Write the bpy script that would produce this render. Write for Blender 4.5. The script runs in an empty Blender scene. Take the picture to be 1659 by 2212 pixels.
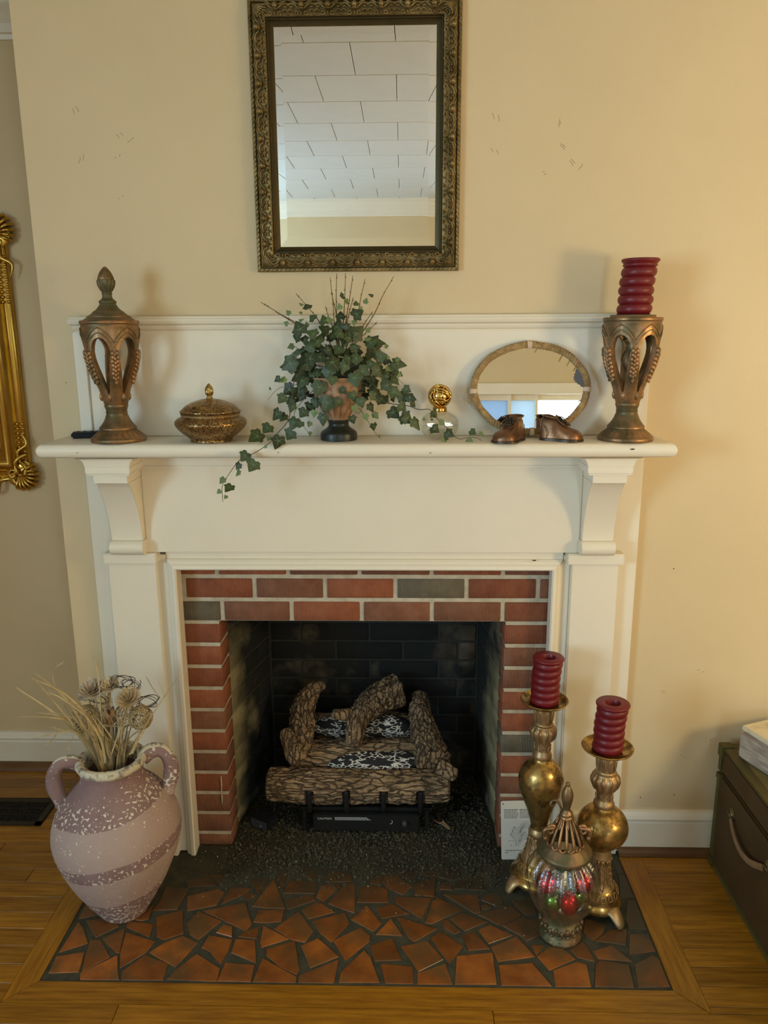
import bpy, bmesh, math, random
from mathutils import Vector, Matrix, noise
random.seed(11)
PI = math.pi
scene = bpy.context.scene
COL = scene.collection

# ---------------------------------------------------------------- camera
cam_d = bpy.data.cameras.new('camera')
cam = bpy.data.objects.new('camera', cam_d)
COL.objects.link(cam)
F_PX, PITCH, YAW, ROLL, DIST, EYE = 1672.7, 0.229503, 0.025224, -0.005465, 2.2103, 1.6383
cp, sp, cy, sy, cr, sr = math.cos(PITCH), math.sin(PITCH), math.cos(YAW), math.sin(YAW), math.cos(ROLL), math.sin(ROLL)
RZ = Matrix(((cy, -sy, 0), (sy, cy, 0), (0, 0, 1)))
fw, up, rt = RZ @ Vector((0, cp, -sp)), RZ @ Vector((0, sp, cp)), RZ @ Vector((1, 0, 0))
r2, u2 = cr * rt + sr * up, -sr * rt + cr * up
cam.matrix_world = Matrix(((r2.x, u2.x, -fw.x, 0), (r2.y, u2.y, -fw.y, -DIST), (r2.z, u2.z, -fw.z, EYE), (0, 0, 0, 1)))
cam_d.sensor_fit = 'HORIZONTAL'
cam_d.sensor_width = 36.0
cam_d.lens = F_PX / 1659 * 36.0
cam_d.clip_start = 0.05
scene.camera = cam

# ---------------------------------------------------------------- world, lights, exposure
world = bpy.data.worlds.new('world')
scene.world = world
world.use_nodes = True
bg = world.node_tree.nodes['Background']
bg.inputs[0].default_value = (0.55, 0.75, 1.0, 1)
bg.inputs[1].default_value = 1.2
scene.view_settings.view_transform = 'Standard'
scene.view_settings.look = 'None'
scene.view_settings.gamma = 1.0
scene.view_settings.exposure = -0.66
scene.view_settings.use_curve_mapping = False
scene.cycles.use_denoising = True
scene.cycles.max_bounces = 10
scene.cycles.diffuse_bounces = 4
scene.cycles.transparent_max_bounces = 12
scene.cycles.sample_clamp_indirect = 6.0

def area(name, loc, rot, sx, sy_, power, col):
    l = bpy.data.lights.new(name, 'AREA')
    l.shape = 'RECTANGLE'; l.size = sx; l.size_y = sy_
    l.energy = power; l.color = col
    o = bpy.data.objects.new(name, l); COL.objects.link(o)
    o.location = loc; o.rotation_euler = rot
    return o
# daylight entering through the window of the wall behind the camera
area('daylight_back', (1.02, -4.62, 1.55), (PI/2, 0, 0), 1.15, 1.2, 150, (0.62, 0.82, 1.0))
area('added_side_fill', (-3.22, -3.25, 1.60), (0, -PI/2, 0), 1.25, 1.5, 380, (0.52, 0.77, 1.0))  # added unseen, brightens the far wall and ceiling

def lamp(name, loc, power, col, rad):
    l = bpy.data.lights.new(name, 'POINT'); l.energy = power; l.color = col; l.shadow_soft_size = rad
    o = bpy.data.objects.new(name, l); COL.objects.link(o); o.location = loc; return o
# warm floor lamp of the room, outside the picture on the right
lamp('floor_lamp_bulb', (2.10, -1.55, 1.50), 90, (1.0, 0.81, 0.46), .16)

# ---------------------------------------------------------------- materials
MATS = {}
def V4(c): return (c[0], c[1], c[2], 1)
def mat(name, c1, c2=None, rough=0.5, metal=0.0, nscale=8, namt=0.5, bump=0, bscale=60, stretch=(1,1,1), rnd=0.0,
        point=None, coat=0.0, trans=0.0, ior=1.45, spec=None, sss=0, det=4, lo=0.35, hi=0.65, rough2=None):
    m = bpy.data.materials.new(name); m.use_nodes = True
    nt = m.node_tree; N = nt.nodes; L = nt.links
    b = N['Principled BSDF']
    b.inputs['Roughness'].default_value = rough
    b.inputs['Metallic'].default_value = metal
    if coat: b.inputs['Coat Weight'].default_value = coat; b.inputs['Coat Roughness'].default_value = .15
    if trans: b.inputs['Transmission Weight'].default_value = trans
    b.inputs['IOR'].default_value = ior
    if spec is not None: b.inputs['Specular IOR Level'].default_value = spec
    if sss: b.inputs['Subsurface Weight'].default_value = sss; b.inputs['Subsurface Scale'].default_value = .01
    tc = N.new('ShaderNodeTexCoord'); mp = N.new('ShaderNodeMapping'); L.new(tc.outputs['Object'], mp.inputs[0])
    mp.inputs['Scale'].default_value = stretch
    if rnd:
        oi = N.new('ShaderNodeObjectInfo'); va = N.new('ShaderNodeVectorMath'); va.operation = 'SCALE'
        cx = N.new('ShaderNodeCombineXYZ'); L.new(oi.outputs['Random'], cx.inputs[0]); L.new(oi.outputs['Random'], cx.inputs[1])
        L.new(cx.outputs[0], va.inputs[0]); va.inputs['Scale'].default_value = 37.0
        L.new(va.outputs[0], mp.inputs['Location'])
    col = None
    if c2 is not None:
        n = N.new('ShaderNodeTexNoise'); n.inputs['Scale'].default_value = nscale; n.inputs['Detail'].default_value = det
        n.inputs['Roughness'].default_value = .6
        L.new(mp.outputs[0], n.inputs['Vector'])
        r = N.new('ShaderNodeValToRGB'); r.color_ramp.elements[0].position = lo; r.color_ramp.elements[1].position = hi
        r.color_ramp.elements[0].color = V4(c1); r.color_ramp.elements[1].color = V4(c2)
        L.new(n.outputs[0], r.inputs[0]); col = r.outputs[0]
        if rough2 is not None:
            mr = N.new('ShaderNodeMapRange'); L.new(n.outputs[0], mr.inputs[0]); mr.inputs[1].default_value = lo; mr.inputs[2].default_value = hi
            mr.inputs[3].default_value = rough; mr.inputs[4].default_value = rough2; L.new(mr.outputs[0], b.inputs['Roughness'])
    if rnd:
        h = N.new('ShaderNodeHueSaturation')
        if col: L.new(col, h.inputs['Color'])
        else: h.inputs['Color'].default_value = V4(c1)
        mr = N.new('ShaderNodeMapRange'); L.new(oi.outputs['Random'], mr.inputs[0]); mr.inputs[3].default_value = 1 - rnd; mr.inputs[4].default_value = 1 + rnd
        L.new(mr.outputs[0], h.inputs['Value']); col = h.outputs[0]
    if point is not None:   # second colour in crevices: patina on the metals
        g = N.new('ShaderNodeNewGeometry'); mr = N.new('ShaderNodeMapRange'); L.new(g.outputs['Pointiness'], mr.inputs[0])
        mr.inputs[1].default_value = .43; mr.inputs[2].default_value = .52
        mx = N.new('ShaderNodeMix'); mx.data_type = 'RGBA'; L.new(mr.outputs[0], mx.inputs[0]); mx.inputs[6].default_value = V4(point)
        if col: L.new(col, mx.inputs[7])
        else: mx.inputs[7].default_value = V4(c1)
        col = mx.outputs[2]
    if col: L.new(col, b.inputs['Base Color'])
    else: b.inputs['Base Color'].default_value = V4(c1)
    if bump:
        n2 = N.new('ShaderNodeTexNoise'); n2.inputs['Scale'].default_value = bscale; n2.inputs['Detail'].default_value = 5; L.new(mp.outputs[0], n2.inputs['Vector'])
        bp = N.new('ShaderNodeBump'); bp.inputs['Strength'].default_value = min(bump, 1); bp.inputs['Distance'].default_value = .002 * max(1, bump)
        L.new(n2.outputs[0], bp.inputs['Height']); L.new(bp.outputs[0], b.inputs['Normal'])
    m['bsdf'] = 1
    MATS[name] = m
    return m
def nodes(m): return m.node_tree.nodes, m.node_tree.links, m.node_tree.nodes['Principled BSDF']
def newmath(N, L, op, a, b=None, c=None):
    x = N.new('ShaderNodeMath'); x.operation = op
    for i, v in enumerate((a, b, c)):
        if v is None: continue
        if isinstance(v, (int, float)): x.inputs[i].default_value = v
        else: L.new(v, x.inputs[i])
    return x.outputs[0]
def mixcol(N, L, fac, a, b):
    mx = N.new('ShaderNodeMix'); mx.data_type = 'RGBA'
    if isinstance(fac, (int, float)): mx.inputs[0].default_value = fac
    else: L.new(fac, mx.inputs[0])
    for i, v in ((6, a), (7, b)):
        if isinstance(v, tuple): mx.inputs[i].default_value = V4(v)
        else: L.new(v, mx.inputs[i])
    return mx.outputs[2]

wallm = mat('wall_paint', (0.63,0.485,0.275), (0.67,0.515,0.295), rough=.55, nscale=1.6, bump=.12, bscale=180)
ceilm = mat('ceiling_tile_paint', (0.66,0.64,0.58), (0.70,0.68,0.62), rough=.8, nscale=3, bump=.2, bscale=200)
trim = mat('trim_paint', (0.77,0.68,0.52), (0.80,0.71,0.55), rough=.38, nscale=3, bump=.1, bscale=40)
woodt = mat('oak_finish', (0.17,0.062,0.003), (0.38,0.165,0.010), rough=.36, nscale=5, stretch=(1.2,18,8), bump=.15, bscale=25, rnd=.22, lo=.3, hi=.72, coat=.1)
woody = mat('oak_finish_lengthwise', (0.19,0.07,0.003), (0.38,0.165,0.010), rough=.36, nscale=5, stretch=(18,1.2,8), bump=.15, bscale=25, rnd=.1, lo=.3, hi=.72, coat=.1)
darkwood = mat('dark_stained_oak', (0.10,0.045,0.015), (0.17,0.08,0.026), rough=.4, nscale=20, stretch=(.3,1,1))
gapm = mat('floor_gap', (0.035,0.02,0.01), rough=.9)
mortar = mat('mortar', (0.42,0.35,0.24), (0.55,0.47,0.34), rough=.95, nscale=30, bump=.8, bscale=180)
def brickmat(name, c1, c2, rnd=.18):
    m = mat(name, c1, c2, rough=.85, nscale=22, rnd=rnd, lo=.3, hi=.75)
    N, L, b = nodes(m)
    tc = N.new('ShaderNodeTexCoord'); w = N.new('ShaderNodeTexWave'); w.bands_direction = 'X'; w.inputs['Scale'].default_value = 62
    w.inputs['Distortion'].default_value = 1.2; w.inputs['Detail'].default_value = 2; w.inputs['Detail Scale'].default_value = 3
    va = N.new('ShaderNodeVectorMath'); va.operation = 'ADD'
    sx = N.new('ShaderNodeSeparateXYZ'); L.new(tc.outputs['Object'], sx.inputs[0]); cx = N.new('ShaderNodeCombineXYZ')
    L.new(newmath(N, L, 'ADD', sx.outputs[0], sx.outputs[1]), cx.inputs[0]); L.new(sx.outputs[2], cx.inputs[2])
    L.new(cx.outputs[0], w.inputs[0])
    bp = N.new('ShaderNodeBump'); bp.inputs['Strength'].default_value = .8; bp.inputs['Distance'].default_value = .0016
    L.new(w.outputs['Fac'], bp.inputs['Height']); L.new(bp.outputs[0], b.inputs['Normal'])
    old = b.inputs['Base Color'].links[0].from_socket
    L.new(mixcol(N, L, newmath(N, L, 'MULTIPLY', w.outputs['Fac'], .55), old, mixcol(N, L, .5, old, (0.0,0.0,0.0))), b.inputs['Base Color'])
    return m
brick_r = brickmat('brick_red', (0.27,0.075,0.03), (0.38,0.125,0.052))
brick_g = brickmat('brick_grey', (0.13,0.105,0.062), (0.20,0.16,0.10), .1)
brick_b = brickmat('brick_brown', (0.21,0.075,0.034), (0.30,0.13,0.07), .12)

def sootmat(name, c1, c2, soot, mode):
    m = mat(name, c1, c2, rough=.92, nscale=9, rnd=.25, bump=.5, bscale=90)
    N, L, b = nodes(m)
    g = N.new('ShaderNodeNewGeometry'); s = N.new('ShaderNodeSeparateXYZ'); L.new(g.outputs['Position'], s.inputs[0])
    n = N.new('ShaderNodeTexNoise'); n.inputs['Scale'].default_value = 6; n.inputs['Detail'].default_value = 6; L.new(g.outputs['Position'], n.inputs['Vector'])
    if mode == 'side':    # smoke stain spreads from the back and from the top
        a = newmath(N, L, 'MULTIPLY', s.outputs[1], 3.6)
        z = newmath(N, L, 'MULTIPLY', newmath(N, L, 'MAXIMUM', newmath(N, L, 'SUBTRACT', s.outputs[2], .55), 0), 3.0)
        v = newmath(N, L, 'ADD', newmath(N, L, 'ADD', a, z), newmath(N, L, 'MULTIPLY', newmath(N, L, 'SUBTRACT', n.outputs[0], .5), 1.8))
        lo_, hi_ = .45, 1.05
    else:
        v = newmath(N, L, 'ADD', newmath(N, L, 'MULTIPLY', n.outputs[0], -1.0), 1.2); lo_, hi_ = .42, .68
    mr = N.new('ShaderNodeMapRange'); L.new(v, mr.inputs[0]); mr.inputs[1].default_value = lo_; mr.inputs[2].default_value = hi_
    old = b.inputs['Base Color'].links[0].from_socket
    L.new(mixcol(N, L, mr.outputs[0], old, soot), b.inputs['Base Color'])
    return m
fire_side = sootmat('smoke_stained_firebrick', (0.19,0.155,0.07), (0.27,0.22,0.11), (0.012,0.012,0.009), 'side')
fire_back = sootmat('sooty_back_brick', (0.09,0.05,0.03), (0.20,0.16,0.10), (0.011,0.011,0.009), 'back')
fire_mort = sootmat('smoke_stained_mortar', (0.22,0.19,0.11), (0.28,0.24,0.15), (0.03,0.03,0.022), 'side')
black = mat('soot_and_shade_black', (0.012,0.012,0.011), rough=.9)

def tilemat():
    m = mat('terracotta_tile', (0.17,0.050,0.007), (0.30,0.095,0.014), rough=.5, nscale=14, rnd=.36, bump=.3, bscale=60, coat=.15)
    N, L, b = nodes(m)
    g = N.new('ShaderNodeNewGeometry'); s = N.new('ShaderNodeSeparateXYZ'); L.new(g.outputs['Position'], s.inputs[0])
    n = N.new('ShaderNodeTexNoise'); n.inputs['Scale'].default_value = 7; n.inputs['Detail'].default_value = 6; L.new(g.outputs['Position'], n.inputs['Vector'])
    # ash and grime tracked out of the firebox; also darker towards the right
    v = newmath(N, L, 'ADD', newmath(N, L, 'MULTIPLY', s.outputs[1], 3.4), newmath(N, L, 'ADD', newmath(N, L, 'MULTIPLY', n.outputs[0], 1.5), newmath(N, L, 'MULTIPLY', newmath(N, L, 'MAXIMUM', newmath(N, L, 'SUBTRACT', s.outputs[0], .10), 0), 1.3)))
    mr = N.new('ShaderNodeMapRange'); L.new(v, mr.inputs[0]); mr.inputs[1].default_value = -.60; mr.inputs[2].default_value = .36
    n3 = N.new('ShaderNodeTexNoise'); n3.inputs['Scale'].default_value = 9; n3.inputs['Detail'].default_value = 3; L.new(g.outputs['Position'], n3.inputs['Vector'])
    mr3 = N.new('ShaderNodeMapRange'); L.new(n3.outputs[0], mr3.inputs[0]); mr3.inputs[1].default_value = .48; mr3.inputs[2].default_value = .60; mr3.inputs[4].default_value = .62
    old = b.inputs['Base Color'].links[0].from_socket
    c = mixcol(N, L, mr3.outputs[0], old, (0.10,0.062,0.022))
    L.new(mixcol(N, L, mr.outputs[0], c, (0.05,0.036,0.018)), b.inputs['Base Color'])
    return m
tile = tilemat()
grout = mat('dark_grout', (0.035,0.034,0.02), (0.06,0.055,0.03), rough=.9, nscale=30, bump=.6, bscale=120)
grime = mat('hearth_grime', (0.028,0.026,0.014), (0.05,0.042,0.022), rough=.85, nscale=10, bump=1, bscale=60)
gravel = mat('ash_grit', (0.028,0.025,0.014), (0.095,0.08,0.045), rough=.9, nscale=90)
chipm = mat('pale_crumbs', (0.45,0.38,0.24), (0.5,0.45,0.3), rough=.8)

copper = mat('antiqued_copper', (0.14,0.10,0.045), (0.38,0.20,0.088), rough=.48, rough2=.34, metal=.65, nscale=16, point=(0.10,0.095,0.045), bump=.25, bscale=120, lo=.4, hi=.6)
verdi = mat('copper_with_verdigris', (0.115,0.10,0.045), (0.24,0.13,0.06), rough=.5, metal=.55, nscale=18, point=(0.13,0.13,0.06), bump=.25, bscale=120, lo=.42, hi=.62)
gold = mat('gilded_leaf', (0.20,0.115,0.035), (0.52,0.33,0.10), rough=.45, rough2=.26, metal=.85, nscale=34, bump=.2, bscale=60, lo=.40, hi=.54, det=12)
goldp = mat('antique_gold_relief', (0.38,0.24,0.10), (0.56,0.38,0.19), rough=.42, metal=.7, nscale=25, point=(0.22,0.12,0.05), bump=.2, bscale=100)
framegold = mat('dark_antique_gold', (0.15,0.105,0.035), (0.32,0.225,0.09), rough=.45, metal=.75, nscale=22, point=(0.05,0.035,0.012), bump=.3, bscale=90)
giltm = mat('polished_gilt', (0.48,0.29,0.055), (0.60,0.38,0.085), rough=.26, metal=.95, nscale=10, bump=.1, bscale=40)
brass = mat('bright_gold_metal', (0.72,0.47,0.14), rough=.14, metal=1)
bronze = mat('bronzed_leather', (0.15,0.075,0.035), (0.27,0.13,0.06), rough=.36, metal=.7, nscale=12, bump=.2, bscale=160)
bronzed = mat('dark_bronze_sole', (0.07,0.05,0.035), rough=.35, metal=.7)
def engraved(name, c1, c2, dark):
    m = mat(name, c1, c2, rough=.33, metal=.85, nscale=9)
    N, L, b = nodes(m)
    tc = N.new('ShaderNodeTexCoord'); v = N.new('ShaderNodeTexVoronoi'); v.feature = 'SMOOTH_F1'; v.inputs['Scale'].default_value = 95
    n = N.new('ShaderNodeTexNoise'); n.inputs['Scale'].default_value = 30; L.new(tc.outputs['Object'], n.inputs['Vector'])
    va = N.new('ShaderNodeMix'); va.data_type = 'VECTOR'; va.inputs[0].default_value = .04; L.new(tc.outputs['Object'], va.inputs[4]); L.new(n.outputs['Color'], va.inputs[5])
    L.new(va.outputs[1], v.inputs['Vector'])
    w = newmath(N, L, 'SINE', newmath(N, L, 'MULTIPLY', v.outputs['Distance'], 26))
    mr = N.new('ShaderNodeMapRange'); L.new(w, mr.inputs[0]); mr.inputs[1].default_value = -.6; mr.inputs[2].default_value = .3
    bp = N.new('ShaderNodeBump'); bp.inputs['Strength'].default_value = .9; bp.inputs['Distance'].default_value = .0015
    L.new(mr.outputs[0], bp.inputs['Height']); L.new(bp.outputs[0], b.inputs['Normal'])
    old = b.inputs['Base Color'].links[0].from_socket
    L.new(mixcol(N, L, mr.outputs[0], dark, old), b.inputs['Base Color'])
    return m
bowlm = engraved('engraved_old_gold', (0.34,0.20,0.07), (0.48,0.29,0.11), (0.13,0.08,0.03))
waxm = mat('oxblood_wax', (0.135,0.006,0.008), (0.16,0.008,0.011), rough=.42, nscale=6, sss=.05)
wick = mat('wick', (0.04,0.03,0.02), rough=.9)
mirrorm = mat('mirror_silver', (0.92,0.94,0.93), rough=.0, metal=1)
ropem = mat('sisal_rope', (0.27,0.155,0.055), (0.45,0.29,0.12), rough=.9, nscale=60, bump=.8, bscale=300)
tape = mat('cream_tape', (0.62,0.45,0.30), rough=.7)
leafm = mat('ivy_leaf', (0.028,0.044,0.014), (0.062,0.083,0.026), rough=.5, nscale=30, rnd=.4)
leafp = mat('young_ivy_leaf', (0.12,0.17,0.05), (0.17,0.22,0.075), rough=.55, nscale=30, rnd=.25)
veinm = mat('leaf_vein', (0.13,0.19,0.095), rough=.6)
stemm = mat('ivy_stem', (0.06,0.05,0.028), rough=.7)
twigm = mat('brown_twig', (0.14,0.08,0.035), (0.17,0.14,0.05), rough=.8, nscale=20)
terram = mat('aged_terracotta', (0.36,0.20,0.10), (0.44,0.27,0.15), rough=.6, nscale=12, point=(0.2,0.1,0.05))
footm = mat('dark_green_glaze', (0.012,0.016,0.010), rough=.38)
moss_shade = mat('dried_moss_and_shade', (0.03,0.028,0.015), rough=1)
def glassmat(name, tint, rough=0.02, gl=.12, bump=0, rnd=0, dens=.0):
    m = bpy.data.materials.new(name); m.use_nodes = True
    nt = m.node_tree; N = nt.nodes; L = nt.links; N.remove(N['Principled BSDF'])
    o = N['Material Output']; t = N.new('ShaderNodeBsdfTransparent'); t.inputs[0].default_value = V4(tint)
    g = N.new('ShaderNodeBsdfGlossy'); g.inputs['Roughness'].default_value = rough
    lw = N.new('ShaderNodeLayerWeight'); lw.inputs['Blend'].default_value = .25
    mx = N.new('ShaderNodeMixShader')
    f = newmath(N, L, 'ADD', newmath(N, L, 'MULTIPLY', lw.outputs['Facing'], .6), gl)
    L.new(f, mx.inputs[0]); L.new(t.outputs[0], mx.inputs[1]); L.new(g.outputs[0], mx.inputs[2])
    if bump:
        n = N.new('ShaderNodeTexNoise'); n.inputs['Scale'].default_value = bump; tc = N.new('ShaderNodeTexCoord'); L.new(tc.outputs['Object'], n.inputs['Vector'])
        bp = N.new('ShaderNodeBump'); bp.inputs['Strength'].default_value = .8; bp.inputs['Distance'].default_value = .002; L.new(n.outputs[0], bp.inputs['Height'])
        L.new(bp.outputs[0], g.inputs['Normal'])
    L.new(mx.outputs[0], o.inputs[0])
    return m
paneg = glassmat('window_glass', (0.95,0.97,0.98), gl=.03)
jarg = glassmat('crackled_amber_glass', (0.90,0.87,0.76), rough=.26, gl=.13, bump=170)
bottleg = glassmat('clear_bottle_glass', (0.95,0.94,0.90), rough=.03, gl=.07)
redb = mat('red_mirror_glass', (0.62,0.02,0.03), rough=.2, metal=.9)
greenb = mat('green_mirror_glass', (0.16,0.42,0.10), rough=.2, metal=.9)
silverb = mat('silver_mirror_glass', (0.7,0.66,0.55), rough=.25, metal=.9)
barkm = mat('ceramic_log_bark', (0.10,0.06,0.028), (0.32,0.20,0.10), rough=.9, nscale=16, point=(0.045,0.025,0.012), bump=1.0, bscale=70, lo=.3, hi=.7)
def barkmat(name, st):
    m = mat(name, (0.17,0.105,0.05), (0.42,0.275,0.145), rough=.92, nscale=11, bump=0, lo=.3, hi=.7, point=(0.05,0.03,0.014))
    N, L, b = nodes(m)
    tc = N.new('ShaderNodeTexCoord'); mp = N.new('ShaderNodeMapping'); L.new(tc.outputs['Object'], mp.inputs[0]); mp.inputs['Scale'].default_value = st
    n = N.new('ShaderNodeTexNoise'); n.inputs['Scale'].default_value = 14; n.inputs['Detail'].default_value = 3; L.new(mp.outputs[0], n.inputs['Vector'])
    va = N.new('ShaderNodeMix'); va.data_type = 'VECTOR'; va.inputs[0].default_value = .07; L.new(mp.outputs[0], va.inputs[4]); L.new(n.outputs['Color'], va.inputs[5])
    v = N.new('ShaderNodeTexVoronoi'); v.feature = 'DISTANCE_TO_EDGE'; v.inputs['Scale'].default_value = 62; L.new(va.outputs[1], v.inputs['Vector'])
    mr = N.new('ShaderNodeMapRange'); L.new(v.outputs['Distance'], mr.inputs[0]); mr.inputs[2].default_value = .12
    old = b.inputs['Base Color'].links[0].from_socket
    L.new(mixcol(N, L, mr.outputs[0], (0.06,0.037,0.018), old), b.inputs['Base Color'])
    bp = N.new('ShaderNodeBump'); bp.inputs['Strength'].default_value = 1; bp.inputs['Distance'].default_value = .006; L.new(mr.outputs[0], bp.inputs['Height']); L.new(bp.outputs[0], b.inputs['Normal'])
    return m
barkh = barkmat('log_bark_lengthwise', (.28,1,1)); barkv = barkmat('log_bark_upright', (1,.6,.30))
def charmat():
    m = mat('charred_log_face', (0.012,0.011,0.010), (0.02,0.018,0.016), rough=.8)
    N, L, b = nodes(m)
    tc = N.new('ShaderNodeTexCoord'); mp = N.new('ShaderNodeMapping'); L.new(tc.outputs['Object'], mp.inputs[0]); mp.inputs['Scale'].default_value = (.62,1.2,1.9)
    v = N.new('ShaderNodeTexVoronoi'); v.feature = 'DISTANCE_TO_EDGE'; v.inputs['Scale'].default_value = 74; v.inputs['Randomness'].default_value = .9; L.new(mp.outputs[0], v.inputs['Vector'])
    n = N.new('ShaderNodeTexNoise'); n.inputs['Scale'].default_value = 26; L.new(mp.outputs[0], n.inputs['Vector'])
    e = newmath(N, L, 'MULTIPLY', newmath(N, L, 'LESS_THAN', v.outputs['Distance'], .095), newmath(N, L, 'GREATER_THAN', n.outputs[0], .47))
    L.new(mixcol(N, L, e, (0.013,0.012,0.011), (0.62,0.57,0.48)), b.inputs['Base Color'])
    bp = N.new('ShaderNodeBump'); bp.inputs['Strength'].default_value = 1; bp.inputs['Distance'].default_value = .003; L.new(v.outputs['Distance'], bp.inputs['Height']); L.new(bp.outputs[0], b.inputs['Normal'])
    return m
charm = charmat()
ironm = mat('black_iron', (0.014,0.013,0.012), rough=.6, metal=.4)
plast = mat('black_plastic', (0.012,0.013,0.015), rough=.55, spec=.25)
rubber = mat('grey_buttons', (0.05,0.055,0.06), rough=.6)
paper = mat('white_card', (0.62,0.60,0.53), rough=.6)
ink = mat('printed_ink', (0.10,0.10,0.09), rough=.7)
whiteink = mat('white_print', (0.6,0.6,0.56), rough=.6)
strawm = mat('dried_grass', (0.42,0.29,0.115), (0.54,0.40,0.19), rough=.75, nscale=30, rnd=.25)
wickerm = mat('wicker_strand', (0.32,0.22,0.09), (0.46,0.34,0.16), rough=.8, nscale=30)
creamf = mat('cream_dried_petal', (0.60,0.44,0.23), (0.68,0.53,0.32), rough=.8, nscale=20)
shavef = mat('wood_shaving_petal', (0.46,0.36,0.24), (0.62,0.52,0.38), rough=.8, nscale=30)
podm = mat('tan_seed_pod', (0.34,0.20,0.10), (0.42,0.27,0.14), rough=.7, nscale=20)
trunkg = mat('olive_vinyl', (0.065,0.050,0.010), (0.085,0.064,0.014), rough=.55, nscale=14, bump=.4, bscale=120)
trunkb = mat('brown_vinyl_panel', (0.050,0.026,0.008), (0.064,0.034,0.010), rough=.6, spec=.3, nscale=8, bump=.4, bscale=140)
leatherm = mat('tan_leather', (0.16,0.09,0.035), (0.21,0.12,0.05), rough=.6, nscale=40)
brassd = mat('dull_brass', (0.16,0.12,0.05), rough=.45, metal=.8)
greywood = mat('weathered_grey_wood', (0.27,0.205,0.145), (0.46,0.37,0.28), rough=.85, nscale=7, stretch=(6,1,14), bump=.5, bscale=60)
creamwood = mat('peeling_cream_paint', (0.38,0.30,0.17), (0.66,0.55,0.35), rough=.8, nscale=12, bump=.5, bscale=60, lo=.3, hi=.45)
ventm = mat('dark_bronze_register', (0.035,0.028,0.018), rough=.5, metal=.5)
def sheer(name, c):
    m = bpy.data.materials.new(name); m.use_nodes = True; N, L = m.node_tree.nodes, m.node_tree.links
    N.remove(N['Principled BSDF']); t = N.new('ShaderNodeBsdfTranslucent'); t.inputs[0].default_value = V4(c)
    d = N.new('ShaderNodeBsdfDiffuse'); d.inputs[0].default_value = V4(c); mx = N.new('ShaderNodeMixShader'); mx.inputs[0].default_value = .5
    L.new(t.outputs[0], mx.inputs[1]); L.new(d.outputs[0], mx.inputs[2]); L.new(mx.outputs[0], N['Material Output'].inputs[0]); return m
blindm = sheer('blue_sheer_curtain', (0.36,0.42,0.48)); blindl = sheer('pale_sheer_curtain', (0.52,0.57,0.60))
ceilgap = mat('ceiling_joint', (0.30,0.28,0.23), rough=.9)
lampglass = None
def vasemat():
    m = mat('rough_clay_vase', (0.235,0.14,0.125), (0.29,0.18,0.16), rough=.9, nscale=14, bump=1, bscale=90)
    N, L, b = nodes(m)
    tc = N.new('ShaderNodeTexCoord'); s = N.new('ShaderNodeSeparateXYZ'); L.new(tc.outputs['Object'], s.inputs[0])
    n = N.new('ShaderNodeTexNoise'); n.inputs['Scale'].default_value = 9; L.new(tc.outputs['Object'], n.inputs['Vector'])
    z = newmath(N, L, 'ADD', newmath(N, L, 'SUBTRACT', s.outputs[2], newmath(N, L, 'MULTIPLY', s.outputs[0], .16)), newmath(N, L, 'MULTIPLY', newmath(N, L, 'SUBTRACT', n.outputs[0], .5), .02))
    def band(a, c):
        return newmath(N, L, 'MULTIPLY', newmath(N, L, 'GREATER_THAN', z, a), newmath(N, L, 'LESS_THAN', z, c))
    bands = newmath(N, L, 'ADD', band(.252, .355), band(.105, .212))
    old = b.inputs['Base Color'].links[0].from_socket
    n2 = N.new('ShaderNodeTexNoise'); n2.inputs['Scale'].default_value = 5; n2.inputs['Detail'].default_value = 5; L.new(tc.outputs['Object'], n2.inputs['Vector'])
    pink = mixcol(N, L, n2.outputs[0], (0.36,0.25,0.205), (0.48,0.35,0.29))
    c = mixcol(N, L, bands, old, pink)
    # flecks of peeling white paint
    v = N.new('ShaderNodeTexNoise'); v.inputs['Scale'].default_value = 115; v.inputs['Detail'].default_value = 2; L.new(tc.outputs['Object'], v.inputs['Vector'])
    thr = newmath(N, L, 'ADD', newmath(N, L, 'MULTIPLY', bands, .09), newmath(N, L, 'ADD', .60, newmath(N, L, 'MULTIPLY', newmath(N, L, 'GREATER_THAN', z, .405), .09)))
    n4 = N.new('ShaderNodeTexNoise'); n4.inputs['Scale'].default_value = 6; L.new(tc.outputs['Object'], n4.inputs['Vector'])
    thr = newmath(N, L, 'SUBTRACT', thr, newmath(N, L, 'MULTIPLY', newmath(N, L, 'SUBTRACT', n4.outputs[0], .5), .22))
    fleck = newmath(N, L, 'GREATER_THAN', v.outputs[0], thr)
    L.new(mixcol(N, L, fleck, c, (0.68,0.60,0.47)), b.inputs['Base Color'])
    return m
vasem = vasemat()
vaserim = mat('peeling_white_rim', (0.62,0.54,0.38), (0.20,0.16,0.12), rough=.95, nscale=60, bump=1, bscale=140, lo=.5, hi=.65)

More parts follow.
